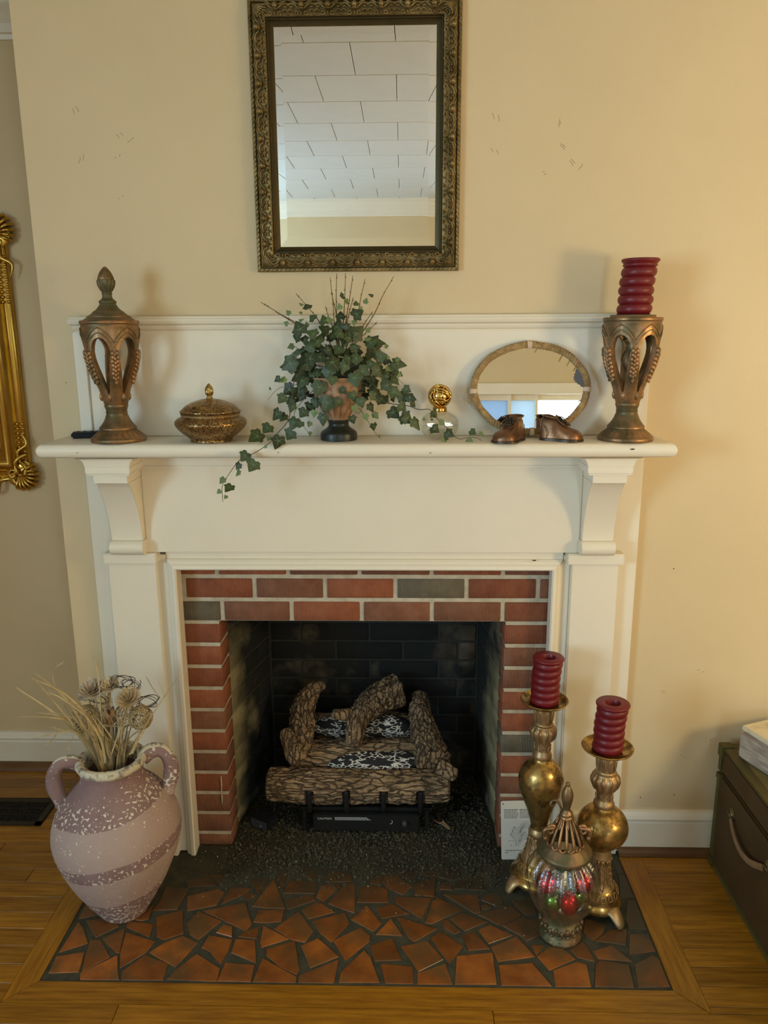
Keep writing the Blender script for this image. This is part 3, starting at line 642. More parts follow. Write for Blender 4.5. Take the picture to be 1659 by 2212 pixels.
# ---------------------------------------------------------------- tiled hearth
he = thing('tiled_hearth', 'hearth of broken terracotta tiles set in dark grout before the fireplace', 'hearth', (-.13, -.27, 0))
G().box(HX0+.001, HX1-.001, HY+.001, -.002, -.03, -.0018).ob('grout_bed', grout, he)
TILES = [[(-928,-341),(-903,-367),(-867,-423),(-935,-458)],[(-936,-470),(-865,-453),(-852,-522),(-932,-527)],[(-868,-407),(-837,-409),(-789,-469),(-846,-522),(-860,-457)],[(-836,-405),(-785,-364),(-768,-455),(-778,-455)],[(-848,-524),(-771,-463),(-747,-524),(-736,-545),(-841,-545)],[(-910,-337),(-821,-324),(-805,-360),(-855,-403)],[(-793,-337),(-708,-350),(-705,-398),(-783,-362)],[(-778,-379),(-684,-412),(-696,-452),(-750,-507),(-768,-453)],[(-696,-459),(-625,-488),(-622,-543),(-733,-545),(-740,-516)],[(-711,-320),(-641,-292),(-613,-382),(-663,-408),(-686,-396)],[(-729,-298),(-720,-253),(-721,-196),(-646,-202),(-657,-293)],[(-644,-238),(-555,-203),(-535,-217),(-546,-273),(-628,-297)],[(-689,-452),(-657,-417),(-612,-390),(-563,-416),(-602,-501),(-655,-474)],[(-617,-541),(-602,-510),(-558,-453),(-483,-501),(-481,-545)],[(-796,-330),(-761,-310),(-734,-272),(-729,-329),(-745,-338)],[(-931,-333),(-934,-302),(-931,-261),(-875,-310),(-902,-324)],[(-616,-344),(-594,-296),(-517,-334),(-565,-406),(-596,-386)],[(-581,-296),(-464,-260),(-428,-345),(-440,-371),(-518,-330)],[(-552,-433),(-542,-387),(-472,-402),(-474,-440),(-485,-490),(-525,-445)],[(-524,-378),(-509,-347),(-482,-355),(-475,-394)],[(-466,-449),(-464,-400),(-409,-403),(-390,-484),(-429,-466)],[(-460,-392),(-447,-375),(-407,-353),(-404,-399)],[(-482,-544),(-475,-482),(-394,-490),(-393,-545)],[(-390,-545),(-378,-465),(-277,-526),(-275,-545)],[(-535,-268),(-522,-193),(-459,-199),(-480,-230)],[(-476,-225),(-471,-216),(-438,-225),(-453,-257)],[(-443,-275),(-397,-154),(-343,-283),(-401,-282)],[(-428,-337),(-421,-289),(-344,-286),(-347,-333),(-387,-340)],[(-365,-361),(-303,-291),(-251,-367),(-269,-410),(-306,-401)],[(-351,-244),(-269,-224),(-259,-247),(-335,-285)],[(-296,-286),(-251,-249),(-196,-293),(-272,-323)],[(-394,-411),(-396,-349),(-314,-397),(-387,-430)],[(-369,-457),(-373,-434),(-298,-403),(-272,-504),(-277,-521),(-322,-498)],[(-280,-421),(-236,-392),(-171,-457),(-246,-498)],[(-261,-330),(-168,-295),(-151,-336),(-197,-409),(-235,-371)],[(-271,-545),(-273,-522),(-172,-467),(-177,-544)],[(-220,-260),(-177,-174),(-145,-169),(-139,-297),(-179,-280)],[(-259,-233),(-250,-181),(-187,-177),(-234,-254)],[(-360,-219),(-348,-160),(-263,-169),(-264,-219)],[(-193,-401),(-120,-350),(-91,-381),(-91,-401),(-154,-472)],[(-167,-543),(-164,-509),(-106,-433),(-88,-454),(-59,-541)],[(-138,-254),(-129,-186),(-99,-178),(-47,-194),(-41,-253)],[(-150,-321),(-107,-263),(-61,-334),(-82,-366)],[(-323,-130),(-313,-98),(-289,-93),(-263,-134),(-273,-166)],[(-599,-142),(-536,-141),(-561,-184)],[(-471,-157),(-410,-151),(-434,-225)],[(-391,-136),(-357,-110),(-366,-209)],[(-665,-166),(-601,-147),(-567,-189),(-653,-197)],[(-242,-168),(-231,-113),(-156,-132),(-157,-164)],[(-90,-417),(-30,-388),(-3,-466),(-76,-471)],[(-76,-377),(-35,-315),(0,-381)],[(-78,-276),(-33,-255),(19,-296),(-61,-317)],[(-19,-308),(97,-353),(31,-403),(14,-387)],[(-27,-227),(86,-232),(54,-317),(-20,-254)],[(62,-330),(93,-220),(175,-278),(79,-336)],[(-6,-418),(68,-396),(109,-462),(41,-504)],[(-60,-478),(26,-486),(28,-543),(-46,-543)],[(36,-509),(113,-475),(129,-543),(36,-544)],[(77,-386),(105,-359),(165,-414),(124,-477),(94,-422)],[(110,-319),(127,-316),(161,-362),(144,-373),(118,-352)],[(134,-314),(168,-287),(241,-323),(173,-360)],[(120,-215),(224,-215),(226,-286),(209,-293)],[(-67,-165),(-57,-135),(-18,-129),(28,-185),(0,-222),(-44,-194)],[(34,-171),(101,-140),(93,-227),(33,-219)],[(144,-448),(243,-435),(242,-541),(132,-543)],[(164,-374),(200,-361),(237,-423),(178,-430)],[(211,-355),(246,-333),(307,-372),(235,-405)],[(215,-295),(314,-255),(343,-297),(271,-335)],[(240,-417),(316,-376),(356,-448),(253,-467)],[(253,-478),(344,-469),(383,-544),(251,-544)],[(-21,-114),(38,-92),(34,-134),(20,-164)],[(48,-123),(77,-87),(126,-91),(103,-135),(72,-138)],[(110,-140),(148,-80),(174,-106),(178,-144),(150,-156)],[(155,-191),(160,-161),(248,-132),(248,-198)],[(109,-165),(146,-166),(149,-198),(111,-194)],[(231,-236),(246,-213),(292,-217),(295,-244),(274,-263)],[(281,-337),(346,-301),(394,-352),(339,-385)],[(228,-259),(245,-254),(257,-268),(230,-279)],[(-100,-151),(-73,-125),(-59,-135),(-73,-180),(-101,-173)],[(360,-446),(399,-410),(435,-415),(463,-453),(384,-494)],[(350,-405),(387,-408),(359,-444)],[(453,-419),(494,-391),(505,-410),(511,-462),(467,-448)],[(394,-492),(467,-461),(488,-472),(483,-544),(390,-545)],[(491,-543),(510,-471),(524,-456),(600,-470),(593,-545)],[(514,-424),(571,-403),(612,-460),(522,-452)],[(528,-390),(583,-344),(630,-343),(610,-404),(575,-397)],[(631,-362),(684,-359),(684,-423),(608,-437)],[(613,-468),(672,-436),(684,-449),(684,-540),(602,-545)],[(502,-358),(521,-303),(575,-327),(557,-361),(525,-390)],[(632,-314),(662,-229),(684,-233),(684,-346),(636,-343)],[(643,-224),(665,-118),(684,-122),(684,-219)],[(284,-254),(325,-266),(336,-302),(274,-341)],[(322,-239),(386,-229),(386,-292),(353,-297)],[(341,-310),(392,-309),(388,-368),(341,-393),(326,-369)],[(666,-50),(684,-55),(684,-112),(663,-113)]]
rt_ = random.Random(3)
for poly in TILES:
    P = [Vector((x/1000, y/1000)) for x, y in poly]
    c = sum(P, Vector((0,0)))/len(P)
    P = [c + (p-c)*.985 for p in P]; Pi = [c + (p-c)*(1 - .0016/max((p-c).length, .004)) for p in P]
    n = len(P); h = rt_.uniform(.0, .0012); tl = Vector((rt_.uniform(-.006,.006), rt_.uniform(-.006,.006)))
    vs = [(p.x-c.x, p.y-c.y, -.0025) for p in P] + [(p.x-c.x, p.y-c.y, h-.0012+(p-c).dot(tl)) for p in P] + [(p.x-c.x, p.y-c.y, h+(p-c).dot(tl)) for p in Pi]
    fs = [[2*n+i for i in range(n)]] + [(i, (i+1) % n, (i+1) % n+n, i+n) for i in range(n)] + [(i+n, (i+1) % n+n, (i+1) % n+2*n, i+2*n) for i in range(n)]
    link('terracotta_tile', mesh('terracotta_tile', vs, fs, tile), he, (c.x+.13, c.y+.27, 0))
# packed grime next to the opening
vs = []; fs = []; nx, ny = 60, 10
for j in range(ny+1):
    for i in range(nx+1):
        x = -.72 + 1.16*i/nx; y = -.004 - .12*j/ny - .03*noise.noise(Vector((x*6, 3, 0)))*(j/ny)
        e_ = min(1, (1-j/ny)*2, i/5, (nx-i)/5)
        vs.append((x, y, -.0015 + .0045*e_ + .0012*noise.noise(Vector((x*30, y*30, 0)))*e_))
for j in range(ny):
    for i in range(nx): a = j*(nx+1)+i; fs.append((a, a+1, a+nx+2, a+nx+1))
o = ob('packed_ash', vs, fs, grime, he, smooth=180); o['kind'] = 'stuff'

# ---------------------------------------------------------------- wooden mantel
mt = thing('fireplace_mantel', 'white painted wooden mantelpiece with shelf, scrolled brackets and overmantel panel', 'mantel', (-.12, -.03, 0))
def mb(name, parts, bw=.002, parent=None):
    g = G()
    for p in parts: g.box(*p)
    return bevel(g.ob(name, trim, parent or mt), bw)
# side field boards
mb('side_board', [(-.919, -.726, -.024, -.0005, 0, 1.305)]); mb('side_board', [(.487, .683, -.024, -.0005, 0, 1.305)])
# pilasters with cap and plinth
for nm, a, b, ca, cb in (('L', -.866, -.724, -.874, -.717), ('R', .489, .624, .472, .636)):
    p = mb('pilaster', [(a, b, -.052, -.024, .0, .981)])
    mb('pilaster_cap', [(ca, cb, -.067, -.024, .981, 1.0125)], .003, p)
    g = G().box(a-.003, b+.003, -.057, -.024, 0, .140).box(a-.003, b+.003, -.063, -.024, .158, .172).box(a-.003, b+.003, -.059, -.024, .140, .158)
    bevel(g.ob('plinth', trim, p), .002)
mb('backing_strip', [(-.726, -.666, -.030, -.0005, 0, 1.0)]); mb('backing_strip', [(.434, .489, -.030, -.0005, 0, 1.0)])
mb('header_board', [(-.700, .468, -.032, -.0005, .9755, 1.03)])
# bead around the brick opening, mitred
BE = [(0,-.030),(0,-.052),(.004,-.056),(.013,-.054),(.019,-.048),(.024,-.046),(.030,-.040),(.030,-.030)]  # (distance outwards, y)
def beadbar(P0, P1, out0, out1, nm='bead_moulding'):
    n = len(BE); vs = []
    for Pp, o_ in ((P0, out0), (P1, out1)):
        for dd, yy in BE: vs.append((Pp[0]+o_[0]*dd, yy, Pp[1]+o_[1]*dd))
    ob(nm, vs, [list(range(n)), [i+n for i in range(n)][::-1]] + [(i, (i+1) % n, (i+1) % n+n, i+n) for i in range(n)], trim, mt)
x0, x1, zt = -.6655, .4325, .9585
beadbar((x0, .001), (x0, zt), (-1, 0), (-1, 1)); beadbar((x1, .001), (x1, zt), (1, 0), (1, 1)); beadbar((x0, zt), (x1, zt), (-1, 1), (1, 1))
# frieze
fz = mb('frieze', [(-.7488, .5078, -.050, -.0005, 1.0125, 1.305)])
mb('frieze_moulding', [(-.7488, .5078, -.060, -.049, 1.262, 1.272), (-.7488, .5078, -.068, -.049, 1.272, 1.3085)], .002, fz)
# brackets
def bracket(x0, x1):
    g = G(); prof = [(-.045,1.239),(-.155,1.239)]
    for k in range(1, 15):
        t = k/14; prof.append((-.155 + .082*math.sin(t*PI/2)**.9, 1.239 - .185*(1-math.cos(t*PI/2))**.62))
    prof += [(-.045, 1.054)]
    g.prism([(y, z) for y, z in prof], x0, x1, 'x')
    c = bevel(g.ob('bracket', trim, mt), .0015)
    g = G(); pr = [(-.045,1.012)]
    for k in range(13):
        a = -PI/2 + PI*k/12; pr.append((-.072 - .020*math.cos(a), 1.0335 + .021*math.sin(a)))
    pr.append((-.045,1.054)); g.prism(pr, x0-.003, x1+.003, 'x'); bevel(g.ob('bracket_roll', trim, c), .001)
    mb('bracket_block', [(x0-.001, x1+.001, -.162, -.045, 1.239, 1.262)], .001, c)
    mb('bracket_fillet', [(x0-.014, x1+.010, -.168, -.045, 1.261, 1.267), (x0-.018, x1+.013, -.172, -.045, 1.267, 1.286)], .0015, c)
    g = G()  # flared cove under the shelf
    a0, a1, b0, b1 = x0-.018, x1+.013, x0-.041, x1+.036
    vs = []; K = 6
    for k in range(K+1):
        t = k/K; e_ = 1-math.cos(t*PI/2); z = 1.286 + .0235*math.sin(t*PI/2)
        vs += [(a0+(b0-a0)*e_, -.172-.006*e_, z), (a1+(b1-a1)*e_, -.172-.006*e_, z), (a1+(b1-a1)*e_, -.045, z), (a0+(b0-a0)*e_, -.045, z)]
    fs = [(0,1,2,3), (4*K,4*K+1,4*K+2,4*K+3)]
    for k in range(K):
        for q in range(4): fs.append((4*k+q, 4*k+(q+1) % 4, 4*k+4+(q+1) % 4, 4*k+4+q))
    g.add(vs, fs); g.ob('bracket_cove', trim, c, smooth=40)
bracket(-.840, -.749); bracket(.508, .598)
# shelf with bullnosed front and ends
g = G(); SX0, SX1, SY, Z0, Z1 = -.981, .719, -.186, 1.3095, 1.349
sec = []
R_n = (Z1-Z0)/2
for k in range(9):
    a = -PI/2 + PI*k/8; sec.append((R_n - R_n*math.cos(a)*.95, (Z0+Z1)/2 + R_n*math.sin(a)))
path = [((SX0, 0), (1, 0)), ((SX0, SY), (1, 1)), ((SX1, SY), (-1, 1)), ((SX1, 0), (-1, 0))]
vs = []; n = len(sec)
for (px_, py_), (dx, dy) in path:
    for d_, z in sec: vs.append((px_ + dx*d_, py_ + dy*d_, z))
fs = []
for j in range(3):
    for i in range(n-1): fs.append((j*n+i, j*n+i+1, (j+1)*n+i+1, (j+1)*n+i))
fs += [(0, n, 2*n, 3*n), (n-1, 2*n-1, 3*n-1, 4*n-1), list(range(n)) + [3*n+i for i in range(n)][::-1]]
g.add(vs, fs); g.ob('shelf', trim, mt, smooth=40)
# overmantel panel
om = mb('overmantel_panel', [(-.919, .681, -.020, -.0005, 1.3495, 1.64)])
mb('panel_stile', [(-.919, -.885, -.026, -.0195, 1.3495, 1.638)], .002, om); mb('panel_stile', [(.647, .681, -.026, -.0195, 1.3495, 1.638)], .002, om)
pr = [(0,1.634),(.024,1.634),(.026,1.640),(.024,1.643),(.030,1.645),(.034,1.651),(.030,1.656),(.033,1.658),(.046,1.661),(.050,1.668),(.046,1.674),(.040,1.676),(.044,1.681),(0,1.683)]
n = len(pr); vs = []
for s, xx in ((-1, -.905), (1, .665)):
    vs += [(xx + s*d_*.45, -.0005, z) for d_, z in pr]; 
    vs += [(xx + s*d_*.45, -d_*.68-.001, z) for d_, z in pr]
o1, o2, o3, o4 = 0, n, 2*n, 3*n
fs = []
for i in range(n-1):
    fs += [(o1+i, o1+i+1, o2+i+1, o2+i), (o2+i, o2+i+1, o4+i+1, o4+i), (o4+i, o4+i+1, o3+i+1, o3+i)]
ob('cap_moulding', vs, fs, trim, mt)
# chips and dings in the paint
g = G()
for x, y, z, r in [(-.868,-.185,1.327,.0018),(-.33,-.186,1.327,.0018),(.072,-.186,1.325,.0018),(.60,-.186,1.334,.004),(-.02,-.032,.978,.004),(.38,-.05,.9895,.004)]: g.ball((x,y,z), r, 6, 4, sc=(1.6,.35,.5))
g.ob('paint_chips', mat('chipped_paint', (0.07,0.045,0.03), rough=.8), mt)

# ================================================================ things on the wall and on the shelf
SH = 1.3492
# ---- large framed mirror
t = thing('framed_mirror', 'large upright mirror in an ornate antique gold frame hanging above the mantel', 'mirror', (-.123, -.002, 1.797))
FX0, FX1, FZ0, FZ1 = -.396, .150, 1.797, 2.461
FP = [(0,.002),(0,.012),(.002,.016),(.008,.017),(.011,.013),(.013,.013),(.014,.019),(.017,.022),(.022,.020),(.032,.022),(.042,.026),(.046,.024),(.048,.020),(.051,.020),(.053,.015),(.0645,.009),(.0645,.002)]
g = G(); n = len(FP); vs = []
for cx_, cz_, sx, sz in ((FX0,FZ0,1,1),(FX1,FZ0,-1,1),(FX1,FZ1,-1,-1),(FX0,FZ1,1,-1)):
    for d_, h in FP: vs.append((cx_+sx*d_, -h, cz_+sz*d_))
fs = []
for j in range(4):
    k = (j+1) % 4
    for i in range(n-1): fs.append((j*n+i, j*n+i+1, k*n+i+1, k*n+i))
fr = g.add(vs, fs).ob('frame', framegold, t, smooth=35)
def motif():
    g = G()
    g.ball((0,.0075,.006), .0085, 9, 6, sc=(1,.9,.8)).ball((0,.0145,.0065), .006, 8, 5, sc=(1.3,.5,.8))
    for s in (-1, 1):
        sp = [(s*(.0115+.0055*(1-k/16)*math.cos(k*.62)), .0235+.0055*(1-k/16)*math.sin(k*.62), .007+.0012*math.sin(k*.3)) for k in range(13)]
        g.tube(sp, [.0021-.0009*k/12 for k in range(13)], 5)
        g.tube(catmull([(s*.005,.015,.007),(s*.012,.011,.008),(s*.017,.006,.007),(s*.026,.0045,.007),(s*.0345,.009,.006)], 3), [.0012,.0015,.0018,.002,.002,.0022,.0022,.002,.002,.0018,.0016,.0014,.001], 5)
        g.tube(catmull([(s*.010,.006,.006),(s*.018,.001,.006),(s*.027,-.001,.005)], 4), [.0012,.0018,.002,.002,.0018,.0016,.0014,.001,.0006], 5)
        g.tube(catmull([(s*.020,.020,.007),(s*.027,.016,.008),(s*.033,.021,.007)], 4), .0014, 5)
        g.ball((s*.0255,.0115,.0065), .0035, 7, 5, sc=(1.4,.7,.8)).ball((s*.031,.0255,.007), .003, 6, 4)
    g.ball((0,.0235,.007), .0035, 7, 5, sc=(.7,1.4,.9)).ball((.0352,.0055,.006), .0032, 6, 4)
    return g
mo = motif(); mo.v = [Vector((v.x*1.02, v.y*1.12-.001, v.z*1.75-.002)) for v in mo.v]; g = G()
def place(P, ang, npos):
    M_ = Matrix.Translation(P) @ Matrix.Rotation(ang, 4, 'Y')
    B_ = Matrix(((1,0,0,0),(0,0,-1,0),(0,1,0,0),(0,0,0,1)))  # u->x, v->z, h->-y
    M2 = M_ @ Matrix(((1,0,0,0),(0,0,-1,0),(0,1,0,0),(0,0,0,1)))
    g.add([M2 @ v for v in mo.v], mo.f)
Wf, Hf = FX1-FX0, FZ1-FZ0
for k in range(7):
    u = .038+.0+(Wf-.076)*(k+.5)/7
    place(Vector((FX0+u, -.017, FZ0+.015)), 0, 0)
    place(Vector((FX0+u, -.017, FZ1-.015)), PI, 0)
for k in range(9):
    u = .038+(Hf-.076)*(k+.5)/9
    place(Vector((FX0+.015, -.017, FZ0+u)), PI/2, 0)
    place(Vector((FX1-.015, -.017, FZ0+u)), -PI/2, 0)
for cx_, cz_, sx, sz in ((FX0,FZ0,1,1),(FX1,FZ0,-1,1),(FX1,FZ1,-1,-1),(FX0,FZ1,1,-1)):
    for q in range(5):
        g.tube([(cx_+sx*.016, -.020, cz_+sz*.016), (cx_+sx*(.026+.004*q), -.027, cz_+sz*(.042-.004*q)), (cx_+sx*(.024+.006*q), -.025, cz_+sz*(.048-.006*q))], [.002,.0026,.001], 5)
# twisted outer band
for k in range(46):
    u = .006+(Wf-.012)*k/45
    for z, s in ((FZ0+.005,1),(FZ1-.005,-1)): g.tube([(FX0+u-.005, -.0155, z-.003*s), (FX0+u, -.0185, z), (FX0+u+.005, -.0155, z+.003*s)], [.0006,.0018,.0006], 4)
for k in range(56):
    u = .006+(Hf-.012)*k/55
    for x, s in ((FX0+.005,1),(FX1-.005,-1)): g.tube([(x-.003*s, -.0155, FZ0+u-.005), (x, -.0185, FZ0+u), (x+.003*s, -.0155, FZ0+u+.005)], [.0006,.0018,.0006], 4)
g.ob('carved_relief', framegold, fr, smooth=180)
gx0, gx1, gz0, gz1, bv = FX0+.063, FX1-.063, FZ0+.065, FZ1-.063, .021
vs = [(gx0,-.0086,gz0),(gx1,-.0086,gz0),(gx1,-.0086,gz1),(gx0,-.0086,gz1),(gx0+bv,-.0098,gz0+bv),(gx1-bv,-.0098,gz0+bv),(gx1-bv,-.0098,gz1-bv),(gx0+bv,-.0098,gz1-bv),
      (gx0,-.004,gz0),(gx1,-.004,gz0),(gx1,-.004,gz1),(gx0,-.004,gz1)]
ob('mirror_glass', vs, [(4,5,6,7),(0,1,5,4),(1,2,6,5),(2,3,7,6),(3,0,4,7),(0,8,9,1),(1,9,10,2),(2,10,11,3),(3,11,8,0),(8,9,10,11)], mirrorm, t)

# ---- gilt mirror in the recess (only its right edge is in the picture)
t = thing('gilt_mirror', 'tall gilded mirror with scrolled shell corners hanging in the left recess', 'mirror', (-1.69, RY-.002, 1.10))
MX0, MX1, MZ0, MZ1 = -2.07, -1.312, 1.135, 2.0
yb = RY-.004
g = G(); rp = [(0,0),(0,.012),(.004,.020),(.012,.023),(.017,.016),(.021,.018),(.026,.024),(.031,.018),(.036,.026),(.044,.044),(.056,.050),(.068,.046),(.078,.030),(.084,.024),(.090,.028),(.096,.022),(.102,.014),(.108,.012),(.110,0)]
n = len(rp); vs = []
for cx_, cz_, sx, sz in ((MX0,MZ0,1,1),(MX1,MZ0,-1,1),(MX1,MZ1,-1,-1),(MX0,MZ1,1,-1)):
    for d_, h in rp: vs.append((cx_+sx*d_, yb-h, cz_+sz*d_))
fs = [(j*n+i, j*n+i+1, ((j+1) % 4)*n+i+1, ((j+1) % 4)*n+i) for j in range(4) for i in range(n-1)]
fr = g.add(vs, fs).ob('frame', giltm, t, smooth=60)
G().box(MX0+.105, MX1-.105, yb-.010, yb-.004, MZ0+.105, MZ1-.105).ob('mirror_glass', mirrorm, t)
def shell(c, ang, sc):
    g = G(); c = Vector(c)
    for k in range(9):
        a = ang + (k-4)*.30; L_ = sc*(1-.035*abs(k-4))
        d = Vector((math.cos(a), 0, math.sin(a)))
        pts = [c + Vector((0,-.020,0)), c + d*L_*.45 + Vector((0,-.034,0)), c + d*L_*.8 + Vector((0,-.036,0)), c + d*L_ + Vector((0,-.024,0)), c + d*L_*1.04 + Vector((0,-.010,0))]
        g.tube(catmull(pts, 3), [sc*.05]+[sc*(.05+.09*q/11) for q in range(11)]+[sc*.05], 7)
    g.ball(c+Vector((0,-.02,0)), sc*.9, 16, 8, sc=(.95,.14,.95))
    for s in (-1, 1):   # scrolls either side
        b = ang + s*2.0
        base = c + Vector((math.cos(b), 0, math.sin(b)))*sc*.55 + Vector((0,-.026,0))
        g.tube([base + Vector((math.cos(q*.55*s+b), 0, math.sin(q*.55*s+b)))*(sc*.34*(1-q/17)) for q in range(14)], [sc*.10*(1-q/22) for q in range(14)], 6)
        g.tube(catmull([base, base+Vector((math.cos(b+.3*s),-.004,math.sin(b+.3*s)))*sc*.7, base+Vector((math.cos(b-.2*s),0,math.sin(b-.2*s)))*sc*1.25, base+Vector((math.cos(b+.1*s),0.01,math.sin(b+.1*s)))*sc*1.9], 4), [sc*.12,sc*.12,sc*.13,sc*.14,sc*.14,sc*.13,sc*.12,sc*.11,sc*.10,sc*.09,sc*.07,sc*.05,sc*.02], 6)
    return g
for c, a in (((MX1-.035, yb, MZ0+.022), -.62), ((MX0+.035, yb, MZ0+.022), PI+.62), ((MX1-.03, yb, MZ1-.04), .75), ((MX0+.03, yb, MZ1-.04), PI-.75)):
    shell(c, a, .062).ob('shell_corner', giltm, t, smooth=180)
for z0_, z1_ in ((1.235,1.345),(1.74,1.90)):
    g = G(); z = z0_
    while z < z1_:
        for x in (MX1-.008, MX1-.026): g.ball((x, yb-.022, z), .0075, 8, 5, sc=(1,.8,.8))
        z += .016
    g.ob('bead_trim', giltm, fr, smooth=180)
g = G()
for s in (-1,):
    g.tube(catmull([(MX1-.004,yb-.022,1.225),(MX1-.026,yb-.034,1.215),(MX1-.046,yb-.036,1.19),(MX1-.040,yb-.036,1.165),(MX1-.060,yb-.034,1.15),(MX1-.05,yb-.03,1.12)], 5), .0075, 7)
    g.tube(catmull([(MX1-.03,yb-.022,1.20),(MX1-.008,yb-.03,1.18),(MX1-.014,yb-.032,1.15)], 5), .009, 7)
    g.tube([(MX1-.055+.02*(1-q/15)*math.cos(q*.6), yb-.036, 1.155+.02*(1-q/15)*math.sin(q*.6)) for q in range(14)], .006, 6)
g.ob('scroll_leaf', giltm, fr, smooth=180)

# ---- lidded openwork urns
LID = [(.0, 1.806),(.007,1.800),(.0135,1.791),(.0182,1.782),(.0205,1.774)]
CUP = [(.0205,1.7735),(.0236,1.7735),(.0242,1.767),(.0224,1.757),(.0178,1.748),(.0128,1.741)]
def flute(nf, amp, z0, z1, ph=0):
    def f(a, z, r):
        if z < z0 or z > z1: return 0
        w_ = math.sin(PI*(z-z0)/(z1-z0))**.4
        return -amp*w_*(.5+.5*math.cos(nf*a+ph))**2
    return f
def make_urn(name, label, loc, rz, flip):
    X, Y, Z = loc
    t = thing(name, label, 'urn', (X, Y, Z), group=None)
    o = Vector((X, Y, Z-1.349))
    C = (X, Y, Z-1.349)
    # foot
    g = G(); g.lathe([(.072,1.3492),(.0735,1.351),(.0735,1.3575),(.0715,1.3605),(.069,1.361),(.0688,1.3625),(.0655,1.3665),(.060,1.371),(.0545,1.375),(.0495,1.379),(.0478,1.3805),(.0490,1.382),(.0492,1.386),(.0475,1.388),(.0432,1.393),(.038,1.400),(.0335,1.408),(.0300,1.417),(.0275,1.423),(.0285,1.4255),(.0288,1.428),(.0272,1.4295),(.0278,1.434),(.0300,1.440),(.0315,1.445),(.0308,1.448),(.0290,1.4485)], 72, C,
        lambda a, z, r: -.0045*(.5+.5*math.cos(24*a))**1.3*math.sin(PI*(z-1.3605)/.0195)**.5 if 1.3615 < z < 1.3795 else 0)
    g.ob('foot', copper, t, smooth=50)
    # six ribs carry an arcaded collar
    prof = [(1.448,.0295,.0),(1.452,.031,0),(1.460,.0335,0),(1.470,.0362,0),(1.480,.0385,0),(1.490,.0415,.0),(1.500,.0452,0),(1.510,.0492,0),(1.520,.0530,0),(1.530,.0568,0),(1.540,.0603,0),(1.550,.0638,0),(1.560,.0668,0),(1.570,.0692,0),(1.580,.0705,0),(1.590,.0712,0),(1.600,.0718,0),(1.606,.0723,0),(1.612,.0728,0),(1.616,.0731,0),(1.6195,.0734,0),(1.623,.0738,0),(1.6265,.0742,0),(1.630,.0745,0),(1.640,.0752,0),(1.648,.0748,0),(1.654,.0735,0),(1.658,.0728,0)]
    def halfw(z, r):      # half width of a rib as an angle
        full = PI/6
        if z > 1.6265 or z < 1.474: return full
        if z > 1.586:      # pointed horseshoe arch head
            q = (z-1.586)/(1.6265-1.586); op = .73*math.sqrt(max(0, 1-q**1.7))
        else:
            q = (1.586-z)/(1.586-1.474); op = .73*(1-q)**.62
        return full*(1-op*.98)
    for i in range(6):
        a0 = rz + i*PI/3; g = G(); vs = []; fs = []; nc = 9
        for z, r, _ in prof:
            h = halfw(z, r); th_ = .013 if z < 1.63 else .006
            for side in (0, 1):
                for k in range(nc):
                    u = -1 + 2*k/(nc-1); a = a0 + u*h
                    rr_ = r - side*th_
                    if side == 0 and z < 1.62: rr_ += .0015*(1-u*u)
                    vs.append((X+rr_*math.cos(a), Y+rr_*math.sin(a), z+C[2]))
        W_ = 2*nc
        for j in range(len(prof)-1):
            for k in range(nc-1):
                b = j*W_+k; fs.append((b, b+1, b+1+W_, b+W_)); b += nc; fs.append((b, b+1, b+1+W_, b+W_))
            b = j*W_; fs.append((b, b+nc, b+nc+W_, b+W_)); b += nc-1; fs.append((b, b+nc, b+nc+W_, b+W_))
        for j in (0, len(prof)-1): fs += [(j*W_+k, j*W_+k+1, j*W_+nc+k+1, j*W_+nc+k) for k in range(nc-1)]
        rib = g.add(vs, fs).ob('rib', copper, t, smooth=60)
        # leaf drop cast on the rib
        g = G()
        def rad(z):
            for (z0_, r0_, _), (z1_, r1_, _) in zip(prof, prof[1:]):
                if z0_ <= z <= z1_: return r0_ + (r1_-r0_)*(z-z0_)/(z1_-z0_)
            return .07
        for q in range(8):
            z = 1.586 - q*.0105; r_ = rad(z)
            for s in ((-1, 1) if q < 7 else (0,)):
                a = a0 + s*.085 + .02*math.sin(q*2.1); 
                g.ball((X+(r_+.0018)*math.cos(a), Y+(r_+.0018)*math.sin(a), z+C[2]), .0072, 7, 5, sc=(.75,.75,1.15))
            g.ball((X+(r_+.0035)*math.cos(a0), Y+(r_+.0035)*math.sin(a0), z-.004+C[2]), .0055, 7, 5, sc=(.7,.7,1.2))
        a = a0 + PI/6     # medallion at the bottom of each opening
        g.ball((X+.0355*math.cos(a), Y+.0355*math.sin(a), 1.470+C[2]), .0105, 10, 7, sc=(.55,.55,1.1))
        g.ob('leaf_drop', copper, rib, smooth=180)['kind'] = 'stuff'
        # raised chevron mouldings above the arches
        g = G()
        for dz, rr_ in ((.0, .0011), (.0125, .0013)):
            for s in (-1, 1):
                pts = []
                for k in range(9):
                    u = k/8; z = 1.610 + dz + (.0285)*math.sin(u*PI/2)**.8 - .010*(1-u)
                    z = min(z, 1.6565)
                    r_ = rad(min(z, 1.657)) + .0006; a = a0 + s*u*PI/6
                    pts.append((X+r_*math.cos(a), Y+r_*math.sin(a), z+C[2]))
                g.tube(pts, rr_, 6)
        g.ob('chevron_moulding', verdi, rib, smooth=180)
    g = G().lathe([(.062,1.655),(.062,1.659),(.0735,1.6592),(.0735,1.655)], 48, C); g.ob('rim', verdi, t, smooth=40)
    # lid with finial
    g = G(); K = 40
